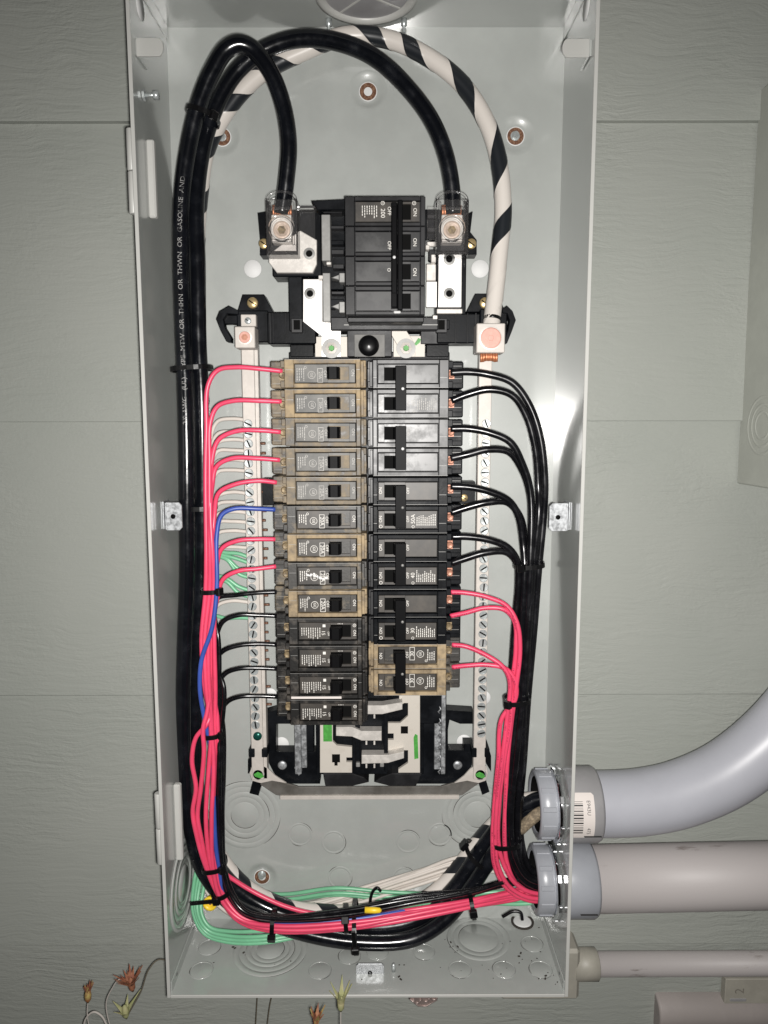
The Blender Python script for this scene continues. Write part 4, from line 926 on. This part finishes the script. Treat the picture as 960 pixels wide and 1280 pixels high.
left = [('red', [(353, 464, 2.3), (325, 461, 2.45), (295, 459, 2.5), (272, 463, 2.5), (260, 482, 2.5), (258, 540, 2.5), (257, 600, 2.5)], -7, .15),
        ('red', [(352, 502, 2.3), (325, 501, 2.45), (292, 501, 2.5), (272, 508, 2.5), (263, 528, 2.5), (262, 580, 2.55)], -2.5, .25),
        ('red', [(351, 540, 2.3), (325, 538, 2.45), (295, 539, 2.5), (273, 550, 2.5), (265, 575, 2.5), (264, 610, 2.5)], 1.5, .28),
        ('red', [(350, 575, 2.3), (322, 573, 2.4), (290, 573, 2.45), (271, 583, 2.45), (265, 610, 2.45)], -5.5, -.05),
        ('red', [(346, 603, 2.2), (322, 601, 2.35), (292, 606, 2.45), (273, 617, 2.45), (268, 645, 2.4)], 5, .14),
        ('blue', [(344, 637, 2.2), (322, 636, 2.35), (292, 636, 2.5), (277, 644, 2.55), (271, 668, 2.6), (271, 735, 2.75), (265, 785, 2.85), (252, 825, 2.85), (250, 862, 2.8), (256, 900, 2.7), (265, 945, 2.5), (267, 1000, 2.72), (270, 1060, 2.7), (274, 1085, 2.6)], 6.5, .02),
        ('red', [(344, 674, 2.2), (322, 674, 2.35), (297, 676, 2.45), (278, 685, 2.45), (271, 706, 2.4)], 8, .05),
        ('red', [(345, 708, 2.2), (322, 711, 2.35), (297, 714, 2.45), (279, 724, 2.45), (272, 746, 2.4)], 2.5, .02),
        ('black', [(346, 740, 2.2), (322, 741, 2.3), (295, 744, 2.35), (272, 748, 2.3), (268, 765, 2.2)], 9.5, .05),
        ('black', [(346, 770, 2.2), (322, 769, 2.3), (298, 769, 2.4), (279, 777, 2.4), (271, 797, 2.35), (271, 830, 2.3)], 11.5, .0),
        ('black', [(346, 806, 2.2), (322, 805, 2.3), (298, 807, 2.4), (279, 814, 2.4), (270, 828, 2.3)], 13.5, .12),
        ('black', [(346, 836, 2.2), (322, 835, 2.3), (298, 836, 2.4), (282, 842, 2.4), (274, 856, 2.3)], 15.5, .02),
        ('black', [(347, 871, 2.2), (322, 870, 2.3), (300, 871, 2.4), (285, 877, 2.4), (276, 892, 2.35)], 11.5, .22)]
bulge = {0: [(258, 700, 2.6), (257, 740, 2.6), (252, 800, 2.65), (256, 860, 2.65), (262, 896, 2.75), (258, 906, 2.85), (245, 922, 2.9), (240, 950, 2.9), (245, 985, 2.85), (241, 1015, 2.85), (246, 1045, 2.85), (256, 1080, 2.75)],
         3: [(258, 700, 2.4), (258, 740, 2.4), (256, 800, 2.5), (262, 860, 2.7), (259, 890, 2.85), (254, 910, 2.95), (255, 940, 2.9), (251, 985, 2.85), (247, 1020, 2.85), (252, 1050, 2.8), (259, 1082, 2.7)]}
for i, (c_, st, e, dd) in enumerate(left):
    LS2 = [v if k < 9 else (v*.6 if c_ != 'black' else v*1.15) for k, v in enumerate(LS)]
    oc = offset_center(LC, e, dd, LS2); ylast = st[-1][1] + 25
    if i in bulge: st = st + bulge[i]; ylast = 1100
    tail = [p for p, q in zip(oc, LC) if (q[1] > ylast or q[0] > 290) and q[1] > ylast-60]
    tail = [p for p, q, k in zip(oc, LC, range(99)) if (k >= 9 or q[1] > ylast)]
    pts = st + tail
    if i == 6: pts = [p for p in pts if p[1] < 1075] + [(279, 1088, 2.35), (296, 1102, 2.3), (325, 1119, 2.35), (360, 1134, 2.5), (400, 1143, 2.6), (460, 1145, 2.65)] + oc[13:]
    lab = f'{c_} wire from the {ordn[i]} breaker of the left column'
    cable('branch_wire', pts, SCALE_R if c_ != 'black' else .08, {'red': 'red', 'blue': 'blue', 'black': 'insul_s'}[c_], lab, 'wire', 'branch wires of the left column', 10, 7)
# right column: heavy black and red wires
RCN = [(668, 640, 2.3), (661, 712, 2.25), (656, 780, 2.2), (650, 870, 2.2), (645, 950, 2.15), (640, 1010, 2.1), (640, 1052, 2.1), (646, 1083, 2.1), (660, 1100, 2.1), (690, 1106, 2.05), (730, 1106, 2.0)]
right = [([(563, 466, 2.3), (585, 465, 2.35), (610, 468, 2.45), (640, 478, 2.5), (661, 505, 2.5), (675, 545, 2.5), (681, 600, 2.45)], 11, .05),
         ([(564, 501, 2.3), (585, 493, 2.35), (612, 487, 2.45), (640, 494, 2.5), (658, 520, 2.45), (669, 560, 2.4), (673, 610, 2.35)], 6.5, .25),
         ([(563, 536, 2.3), (585, 536, 2.35), (612, 541, 2.45), (638, 553, 2.5), (653, 580, 2.45), (663, 615, 2.4)], 1.5, .3),
         ([(563, 573, 2.3), (585, 568, 2.35), (610, 562, 2.4), (636, 565, 2.4), (652, 586, 2.35), (663, 620, 2.3)], 6, -.12),
         ([(563, 608, 2.3), (585, 609, 2.35), (610, 614, 2.4), (636, 626, 2.4), (648, 645, 2.35), (654, 680, 2.3)], -4, .22),
         ([(563, 641, 2.3), (585, 634, 2.35), (610, 628, 2.4), (634, 628, 2.35), (650, 646, 2.25), (657, 680, 2.15)], 1.5, .0),
         ([(564, 671, 2.3), (585, 671, 2.35), (612, 675, 2.4), (634, 684, 2.4), (646, 700, 2.35), (648, 730, 2.3)], -10, .05),
         ([(564, 704, 2.3), (582, 698, 2.35), (606, 691, 2.4), (632, 690, 2.35), (645, 702, 2.25), (651, 730, 2.15)], -6, -.1)]
rl = ['top', 'second', 'third', 'fourth', 'fifth', 'sixth', 'seventh', 'lowest']
for i, (st, e, dd) in enumerate(right):
    tail = [p for p, q in zip(offset_center(RCN, e, dd), RCN) if q[1] > st[-1][1]+25]
    cable('branch_wire', st+tail, .128, 'insul_s', f'heavy black wire from the right column breakers, {rl[i]} of eight', 'wire', 'heavy black wires of the right column', 12, 7)
RR = [(634, 900, 2.55), (628, 950, 2.5), (623, 1000, 2.45), (622, 1052, 2.4), (627, 1080, 2.4), (640, 1106, 2.35), (664, 1120, 2.2), (700, 1120, 2.0), (730, 1118, 2.0)]
rred = [([(563, 740, 2.3), (582, 741, 2.4), (608, 746, 2.5), (633, 757, 2.6), (646, 778, 2.7), (650, 810, 2.7), (645, 860, 2.65)], 7, .0),
        ([(563, 770, 2.3), (582, 766, 2.4), (606, 760, 2.5), (630, 762, 2.6), (643, 776, 2.6), (645, 810, 2.6), (640, 860, 2.55)], 2.5, .1),
        ([(565, 806, 2.3), (582, 808, 2.4), (606, 818, 2.5), (628, 833, 2.65), (637, 850, 2.7)], -2.5, .12),
        ([(565, 834, 2.3), (584, 832, 2.4), (608, 831, 2.5), (632, 836, 2.6), (644, 852, 2.65), (644, 874, 2.6)], -6.5, .0)]
for i, (st, e, dd) in enumerate(rred):
    tail = [p for p, q in zip(offset_center(RR, e, dd), RR) if q[1] > st[-1][1]+20]
    cable('branch_wire', st+tail, .087, 'red', f'red wire at the right from the lower breakers, {["highest", "second highest", "third highest", "lowest"][i]} of four', 'wire', 'red wires of the right column', 10, 7)
# white neutral wires into the left bar
wy = [524, 540, 550, 563, 575, 588, 616, 628, 640, 652, 664, 684, 752]
wt = [(262, 1000, .5), (256, 1060, .6), (264, 1105, .75), (300, 1138, .85), (380, 1137, .6), (450, 1121, .5), (520, 1099, .5), (575, 1081, .55), (622, 1080, 1.0), (655, 1096, 1.6), (720, 1108, 1.9)]
for i, y in enumerate(wy):
    rnd = random.Random(40+i); j = (i % 6); up = rnd.uniform(1, 5); dv = .62+.03*(i % 4)
    st = [(309+(y-530)*.018, y+1, .95), (290, y-up*.2, .93), (272, y+up, .9), (263, y+26, .8), (264-(i % 3), y+80, dv), (264-(i % 3)*2, max(y+140, 880), dv-.08)]
    tail = offset_center(wt, (j-2.5)*3.2, (i//6)*.13); 
    cable('neutral_wire', st+tail, .075, 'white', f'thin white wire on the left neutral bar, number {["one", "two", "three", "four", "five", "six", "seven", "eight", "nine", "ten", "eleven", "twelve", "thirteen"][i]} from the top', 'wire', 'white wires on the left neutral bar', 8, 6)
ga = [(262, 1000, .45), (257, 1065, .9), (247, 1105, 1.3), (246, 1140, 1.7), (259, 1162, 1.95), (285, 1170, 2.1), (330, 1171, 2.2), (380, 1163, 1.9), (440, 1150, 1.5), (520, 1138, 1.6), (600, 1124, 1.8), (655, 1122, 1.9), (720, 1116, 1.9)]
gb = [(262, 1000, .45), (266, 1070, .5), (300, 1112, .5), (350, 1122, .55), (420, 1116, .7), (480, 1121, .75), (540, 1124, .9), (600, 1124, 1.4), (655, 1120, 1.8), (720, 1116, 1.9)]
gy = [(697, 690), (704, 694), (716, 697), (722, 698), (738, 722), (746, 726), (772, 772)]
for i, (y, yl) in enumerate(gy):
    st = [(311+(y-530)*.018, y+1, .95), (298, y-5 if i < 6 else y, .97), (283, yl+1, .98), (268, yl-1, .92), (262, yl+25, .8), (263-(i % 3), yl+90, .55), (264, max(900, yl+120), .45)]
    tail = offset_center(ga, (i-1.5)*4, .05*i) if i < 4 else offset_center(gb, (i-5)*4.5, .05*(i-5))
    cable('ground_wire', st+tail, .076, 'green', f'green ground wire on the left neutral bar, {["first", "second", "third", "fourth", "fifth", "sixth", "lowest"][i]} from the top', 'wire', 'green wires on the left neutral bar', 8, 6)
cable('curled_wire', [(463, 1140, 1.3), (463, 1125, 1.3), (467, 1113, 1.35), (472, 1110, 1.4), (476, 1114, 1.4)], .06, 'insul_s', 'short curled black wire end above the yellow connector tip', 'wire', None, 8, 8)
cable('grommet_lead', [(628, 1146, 2.3), (642, 1139, 2.3), (651, 1141, 2.35), (653, 1150, 2.4)], .06, 'insul_s', 'short dark lead bending into the floor plug at the right', 'wire', None, 8, 8)

# ================================================================== wire connectors
c = at(262, 1131, 2.0)
wn = thing('wire_connector', 'yellow cone wire connector in the lower left corner', 'wire connector', (c.x, -1.6, c.z))
MB().lathe([(.10, -.55), (.15, -.5), (.24, -.1), (.27, .0), (.27, .08), (.20, .1), (.13, .02), (.10, -.1), (.0005, -.1)], (c.x, -1.9, c.z), Vector((-.1, -1, .1)), 24).build('cap', M['yellow'], wn)
MB().lathe([(.06, -.15), (.06, -.02), (.0005, -.01)], (c.x, -1.95, c.z), Vector((-.1, -1, .1)), 12).build('wire_core', M['copper'], wn)
a = at(456, 1137.5, 3.3); b_ = at(477, 1138, 3.3)
o = MB().tube([a, a.lerp(b_, .6), a.lerp(b_, .9), b_], [.11, .11, .09, .03], 12).build('wire_connector', M['yellow'], None, a); tag(o, 'small yellow connector tip among the wires at bottom centre', 'wire connector')

# ================================================================== cable ties
def tie(px, py, d, ang, a, b, label, headang=None, tail=0, wd=.16, hs=1.0):
    """ang: direction of the bundle in the picture, degrees from vertical; a half width, b half depth (inches)"""
    c = at(px, py, d); t = Vector((math.sin(math.radians(ang)), 0, math.cos(math.radians(ang)))); n = Vector((t.z, 0, -t.x)); y = Vector((0, -1, 0))
    tt = thing('cable_tie', label, 'cable tie', c, 'black nylon cable ties'); mb = MB(); N = 28; th = .05
    for k in range(N):
        for (r, s_) in ((0, -1), (th, -1), (th, 1), (0, 1)):
            f = 2*math.pi*k/N; ca, sa_ = math.cos(f), math.sin(f)
            ca = math.copysign(abs(ca)**.75, ca); sa_ = math.copysign(abs(sa_)**.75, sa_)
            mb.v.append(c + n*(a+r)*ca + y*(b+r)*sa_ + t*(wd/2*s_))
    for k in range(N):
        j = (k+1) % N
        for q in range(4):
            r = (q+1) % 4; mb.face((k*4+q, j*4+q, j*4+r, k*4+r), 0, False)
    mb.build('band', M['tie'], tt)
    if headang is not None:
        f = math.radians(headang); p = c + n*(a+.06)*math.cos(f) + y*(b+.06)*math.sin(f); o_ = (n*math.cos(f)*b + y*math.sin(f)*a).normalized(); w_ = t.cross(o_)
        Tm = Matrix((w_, t, o_)).transposed().to_4x4(); Tm.translation = p
        MB().box(-.13*hs, .13*hs, -.14*hs, .14*hs, -.02, .17, .025, T=Tm).build('head', M['tie'], tt)
        if tail:
            MB().box(.05 if tail > 0 else tail, tail if tail < 0 else tail, -.07, .07, .02, .07, .01, T=Tm) if False else None
            MB().box(min(0, tail), max(0, tail), -.075, .075, .05, .10, .01, T=Tm).build('tail', M['tie'], tt)
tie(254, 146, 1.95, 18, .50, .62, 'cable tie high on the thick black cables, below the loop', 40)
tie(240, 461, 1.6, -4, .68, .66, 'cable tie round the thick cables beside the uppermost red wire', None)
tie(248, 634, 1.6, 0, .62, .66, 'cable tie round the thick cables beside the left galvanised clip', None)
tie(264, 738, 2.5, -2, .30, .36, 'cable tie on the red wires beside the green wires', 35)
tie(266, 916, 2.5, -4, .30, .42, 'cable tie on the red wires just below the loose loop', 30)
tie(268, 1080, 2.4, -8, .42, .5, 'cable tie on the red bundle above the lower left bend', 45)
tie(277, 1114, 2.5, -15, .31, .42, 'cable tie with a long tail pointing at the left wall', 100, -1.1)
tie(342, 1154, 2.75, 92, .42, .42, 'cable tie on the bottom run nearest the left corner', 62)
tie(433, 1148, 2.85, 86, .42, .40, 'cable tie in bottom run just left of the bottom centre tie', 120)
tie(445, 1158, 2.5, 86, .74, .95, 'wide cable tie round wires and thick cable at bottom centre', 80, -.95)
tie(590, 1132, 2.5, 80, .40, .40, 'cable tie on the bottom run near the right conduits', 95)
tie(633, 1051, 2.25, -6, .52, .48, 'cable tie on right red and black wires beside the upper conduit', None)
tie(661, 706, 2.3, -5, .50, .48, 'cable tie on the heavy black wires at the right', 125)
tie(646, 874, 2.35, -7, .44, .48, 'cable tie on the right bundle where the red wires join', 135)
tie(598, 1070, 1.5, 40, .60, .68, 'cable tie with round head on the thick cables rising to the conduit', 178, hs=1.3)

# ================================================================== conduits on the right
def conduit_end(zc, dc, label, hublen, r, mt_hub, sticker=False):
    t = thing('conduit_fitting', label, 'conduit fitting', (HW, -dc, zc), 'threaded conduit fittings'); cx = HW
    # bushing inside
    mb = MB(); N = 12
    mb.lathe([(1.0, -.80), (1.12, -.86), (1.24, -.80), (1.25, -.25), (1.2, -.2), (1.0, -.2), (.99, -.78)], (cx, -dc, zc), 'X', 48, 0, True, False); mb.build('bushing', M['pvc'], t)
    for k in range(N):
        a = 2*math.pi*(k+.35)/N; Tm = Matrix.Translation(Vector((cx, -dc, zc))) @ Matrix.Rotation(a, 4, 'X')
        MB().box(-.78, -.28, -.09, .09, 1.235, 1.29, .02, T=Tm).build('bushing_lug', M['pvc'], t)
    mb = MB(); mb.lathe([(1.0, -.20), (1.34, -.20), (1.38, -.16), (1.38, -.03), (1.35, -.005), (1.0, -.005)], (cx, -dc, zc), 'X', 48, 0, True, False); mb.build('steel_locknut', M['chrome'], t)
    for k in range(8):
        a = 2*math.pi*k/8+.2; Tm = Matrix.Translation(Vector((cx, -dc, zc))) @ Matrix.Rotation(a, 4, 'X')
        MB().box(-.18, -.03, -.14, .14, 1.36, 1.44, .02, T=Tm).build('locknut_lug', M['chrome'], t)
    mb = MB(); mb.lathe([(1.1, T+.002), (1.35, T+.002), (1.37, T+.05), (1.37, hublen-.1), (1.31, hublen), (r-.05, hublen)], (cx, -dc, zc), 'X', 56, 0, True, False); h = mb.build('hub', M[mt_hub], t)
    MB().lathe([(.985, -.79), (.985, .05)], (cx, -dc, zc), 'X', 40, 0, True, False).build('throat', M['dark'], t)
    mb = MB(); mb.box(cx+hublen-.75, cx+hublen-.12, -dc-1.33, -dc-1.25, zc-.56, zc-.535); mb.build('hub_seam', M['ink'], t)
    if sticker:
        mb = MB(); ink = MB(); x0, x1 = cx+T+.06, cx+T+.98; R_ = 1.376; a0, a1 = -.47, .78
        def cyl(x, ang, rr): return Vector((x, -dc-rr*math.cos(ang), zc+rr*math.sin(ang)))
        n = 20
        for k in range(n+1):
            a = a0+(a1-a0)*k/n; ins = .08 if k in (0, n) else 0
            mb.v += [cyl(x0, a, R_), cyl(x1-ins, a, R_)]
        for k in range(n): mb.face((2*k, 2*k+1, 2*k+3, 2*k+2), 0, True)
        mb.build('barcode_sticker', M['sticker'], t)
        rr = random.Random(3); a = .56
        while a > -.3:
            wdt = rr.choice((.012, .012, .025, .04)); k = len(ink.v)
            ink.v += [cyl(x0+.10, a, R_+.004), cyl(x0+.50, a, R_+.004), cyl(x0+.50, a-wdt, R_+.004), cyl(x0+.10, a-wdt, R_+.004)]; ink.face((k, k+1, k+2, k+3)); a -= wdt+rr.choice((.015, .02, .035))
        add_text(ink, 'E943U', .19, lambda a_, b2: cyl(x0+.70+b2, .40-a_/R_, R_+.004)); add_text(ink, '475', .19, lambda a_, b2: cyl(x0+.70+b2, -.23-a_/R_, R_+.004))
        ink.build('barcode_print', M['ink'], t)
    return t
z1c = (at(690, 958, 2.0).z+at(690, 1050, 2.0).z)/2; z2c = (at(690, 1056, 2.0).z+at(690, 1150, 2.0).z)/2
DC1, DC2 = 2.0, 2.0
z1c = at(744, 1004.5, 2.0).z; z2c = at(742, 1098.5, 2.0).z; RP1 = 1.195; RP2 = 1.195
conduit_end(z1c, DC1, 'upper grey conduit fitting with a barcode sticker through the right wall', 1.45, 1.2, 'hub', True)
conduit_end(z2c, DC2, 'lower grey conduit fitting through the right wall', 1.42, 1.2, 'pvc', False)
x_h = HW+1.3
P = spline([Vector((x_h-.3, -DC1, z1c)), at(770, 1004.2, 2), at(805, 1001.5, 2), at(850, 992, 2), at(905, 968.5, 2), at(957, 930, 2), at(1003, 880, 2), at(1035, 825, 2), at(1055, 760, 2)], 10)
o = MB().tube(P, RP1, 56).build('conduit_elbow', M['pvc_pale'], None, P[0]); tag(o, 'smooth grey plastic conduit elbow sweeping up to the right', 'conduit')
e2 = at(960, 1093.5, 2)
o = MB().tube([Vector((x_h-.3, -DC2, z2c)), e2, e2*2-Vector((x_h, -DC2, z2c))], RP2, 56).build('conduit_pipe', M['pvc_dirty'], None, (x_h, -DC2, z2c)); tag(o, 'weathered straight grey conduit running level to the right', 'conduit')
# dirty braid at the upper fitting
o = MB().tube(wpath([(650, 1037, 2.2), (662, 1026, 2.35), (675, 1016, 2.4), (700, 1010, 2.2)], 6), .22, 12).build('braided_cable', M['dustw'], None, at(650, 1037, 2)); tag(o, 'dirty braided cable sleeve entering the upper conduit fitting', 'cable')
# painted junction fitting and small pipe at bottom right
jb = thing('junction_fitting', 'sage painted junction fitting partly hidden under the box at right', 'junction fitting', at(680, 1240, .4))
a = at(627, 1200, 1.0); c = at(724, 1251, 1.0)
MB().box(a.x, c.x, -1.0, .3, c.z, a.z+.4, .12).build('housing', M['painted'], jb)
a2 = at(720, 1196, .95); c2 = at(750, 1237, .95); zm = (a2.z+c2.z)/2
MB().lathe([(.5, 0), (.62, .02), (.62, c2.x-a2.x-.04), (.56, c2.x-a2.x)], (a2.x, -.45, zm), 'X', 32).build('coupling', M['painted'], jb)
zs = (at(800, 1202, .95).z+at(800, 1229, .95).z)/2
o = MB().tube([Vector((c2.x-.25, -.45, zm)), Vector((30, -.45, zm+.05))], .47, 32).build('small_conduit', M['pvc_dirty'], None, (c2.x, -.45, zm)); tag(o, 'thin weathered conduit low at the right below the two large ones', 'conduit')
zq = at(880, 1257, .2).z
o = MB().lathe([(.7, 0), (.78, .04), (.80, .12), (.80, 14)], (at(826, 1270, .2).x, .6, zq-.78), 'X', 32).build('lowest_pipe', M['pvc_low'], None); tag(o, 'pale pipe end at the very bottom right corner of the picture', 'pipe')
pl = thing('painted_plate', 'small sage painted plate with a raised number beneath the thin conduit', 'plate', at(930, 1245, .2))
a = at(907, 1232, .0); MB().box(a.x, a.x+3, -.0, .4, a.z-.85, a.z+.3, .03).build('plate_body', M['painted'], pl)
mb = MB(); add_text(mb, '2', .55, lambda x, y: (a.x+.62+y*-1, -.006, a.z-.25+x*1.0)); mb.build('raised_number', mat('worn_number_paint', (.18, .165, .14), .6), pl)
MB().box(a.x+.2, a.x+.9, -.04, .005, a.z-.72, a.z-.58, .02).build('plate_slot', M['hub'], pl)
# neighbouring meter enclosure at the right edge
mx = 14.35
mt_ = thing('meter_enclosure', 'painted sage grey meter enclosure cut off by the right edge', 'enclosure', (mx, 0, -16.4))
MB().box(mx, mx+9, -4.6, .3, -16.4, -2.0, .06).build('housing', M['meter'], mt_)
MB().lathe([(.3, 0), (.3, .12), (.2, .2)], (mx+.25, -.5, -2.15), (0, 0, 1), 16).build('top_boss', M['siding'], mt_)
mb = MB()
for r in (1.1, .82, .55): mb.lathe([(r, -.0005), (r-.03, .016), (r-.09, .016), (r-.12, -.0005)], (mx-.001, -1.35, -14.15), (-1, 0, 0), 36, 0, True, False)
mb.build('concentric_knockout', M['meter'], mt_)

# ================================================================== tag below the box
a = at(530, 1250, 2.0); hd = thing('embossed_metal_tag', 'small bronze coloured embossed metal tag hanging below the box', 'tag', a)
MB().ppx([(511, 1248), (516, 1238), (548, 1238), (547, 1250), (533, 1258), (523, 1258)], 2.0, 1.9, b=.02).build('plate', M['tagmetal'], hd)
mb = MB()
for k, px in enumerate((521, 532, 542)):
    q = at(px, 1249-(k*2), 2.0); mb.tube([Vector((q.x+.14*math.cos(t_), -2.02, q.z+.15*math.sin(t_))) for t_ in ([i*math.pi/6 for i in range(13)] if k == 1 else [math.pi+i*math.pi/6 for i in range(7)])], .03, 6)
q0 = [at(x, y, 2.0) for x, y in ((512, 1248), (516, 1239), (547, 1239), (546, 1249.5), (533, 1257), (523, 1257), (512, 1248))]
mb.tube([p+Vector((0, -.02, 0)) for p in q0], .025, 6); mb.build('raised_rim', M['tagmetal'], hd)

# ================================================================== dried flowers at bottom left
def bloom(name, label, px, py, d, up, cols, n, ln, spread, stem, stem_mt, bulb=True, bulbmt='petal_yel'):
    base = at(stem[-1][0], stem[-1][1], stem[-1][2]); t = thing(name, label, 'flower', base, 'dried flowers below the panel')
    c = at(px, py, d); up = Vector(up).normalized(); rnd = random.Random(px)
    MB().tube(wpath([(px, py, d)]+stem, 8), .024, 7).build('stem', M[stem_mt], t)
    u = up.orthogonal().normalized(); v = up.cross(u)
    for k in range(n):
        a = 2*math.pi*k/n+rnd.uniform(-.2, .2); out = u*math.cos(a)+v*math.sin(a); l = ln*rnd.uniform(.75, 1.15)
        tip = c + up*l + out*spread*l*rnd.uniform(.6, 1.2); mid = c+up*l*.5+out*spread*l*.3
        side_ = up.cross(out).normalized(); w_ = .085
        mb = MB(); P_ = [c+out*.03, mid, tip]
        for i_, (p, ww) in enumerate(zip(P_, (w_*.6, w_, .008))): mb.v += [p-side_*ww, p+out*.025, p+side_*ww, p-out*.015]
        for i_ in range(2):
            for q in range(4): mb.face((i_*4+q, i_*4+(q+1) % 4, i_*4+4+(q+1) % 4, i_*4+4+q))
        mb.face((3, 2, 1, 0)); mb.face((8, 9, 10, 11)); mb.build('petal', M[cols[k % len(cols)]], t)
    if bulb: MB().lathe([(.03, -.05), (.12, .1), (.13, .3), (.08, .5), (.0005, .55)], c, up, 12).build('bud', M[bulbmt], t)
    return t
bloom('dried_flower', 'dried yellow and red flower bud upright at the far left', 110, 1252, 2.2, (.05, 0, 1), ['petal_yel', 'petal_red', 'petal_red'], 9, .85, .22, [(109, 1266, 2.2), (112, 1285, 2.2), (118, 1300, 2.2)], 'stem_pale')
bloom('dried_flower', 'withered rust red flower drooping from a pale arched stem', 166, 1238, 2.3, (-.15, 0, 1), ['petal_red', 'petal_red', 'petal_yel'][:2], 20, .75, .66, [(150, 1224, 2.3), (140, 1236, 2.3), (133, 1252, 2.3), (134, 1268, 2.3), (140, 1290, 2.3)], 'stem_pale', True, 'petal_red')
bloom('dried_flower', 'pale yellow green seed star on a dark stem reaching the box', 158, 1272, 2.4, (-.1, 0, 1), ['petal_grn'], 6, .6, .9, [(166, 1258, 2.4), (176, 1240, 2.3), (186, 1212, 2.2), (197, 1200, 2.0), (215, 1202, 1.6)], 'stem', True, 'petal_grn')
bloom('dried_flower', 'yellow green seed star just below the bottom edge of the box', 426, 1263, 4.25, (.03, 0, 1), ['petal_grn'], 7, .95, .45, [(426, 1290, 4.25), (427, 1310, 4.3)], 'stem_pale', True, 'petal_grn')
bloom('dried_flower', 'small reddish flower low beside the yellow green star', 395, 1286, 4.2, (.05, 0, 1), ['petal_red', 'petal_red', 'petal_yel'], 12, .75, .34, [(394, 1296, 4.2), (393, 1312, 4.2)], 'stem', False)
for i, pts in enumerate(([(104, 1290, 2.2), (107, 1274, 2.2), (117, 1265, 2.2), (127, 1270, 2.2), (135, 1285, 2.2)], [(322, 1240, .6), (321, 1256, .6), (319, 1290, .6)], [(341, 1240, .6), (337, 1258, .6), (333, 1290, .6)])):
    P = wpath(pts, 8); o = MB().tube(P, .04 if i == 0 else .025, 7).build('plant_stem', M['stem_pale' if i == 0 else 'stem'], None, P[-1])
    tag(o, ['pale bare stem arching at the lower left edge', 'thin brown stalk below the box, left of two', 'thin brown stalk below the box, right of two'][i], 'stem')
# ================================================================== crumbs on the floor of the box
rnd = random.Random(21); mb = MB()
spots = [(566, 1183, 14, 9), (690, 1222, 18, 12), (640, 1195, 40, 22), (500, 1215, 60, 15), (330, 1195, 60, 12), (600, 1210, 60, 18), (660, 1185, 25, 20)]
for sx, sy, wx, wy_ in spots:
    for k in range(7):
        p = Vector(on_floor(sx+rnd.gauss(0, wx*.5), min(1238, sy+rnd.gauss(0, wy_*.5)))); r = rnd.choice((.02, .025, .03, .05))
        if abs(p.x) > HW-.1 or p.y < -DP+.05 or p.y > -.1: continue
        Tm = Matrix.Translation(p+Vector((0, 0, r*.35))) @ Matrix.Rotation(rnd.uniform(0, 3), 4, 'Z'); mb.box(-r, r, -r*.6, r*.6, -r*.4, r*.4, r*.2, T=Tm)
o = mb.build('dirt_crumbs', M['soil']); o['kind'] = 'stuff'; tag(o, 'dark dirt crumbs scattered over the floor of the box', 'dirt')
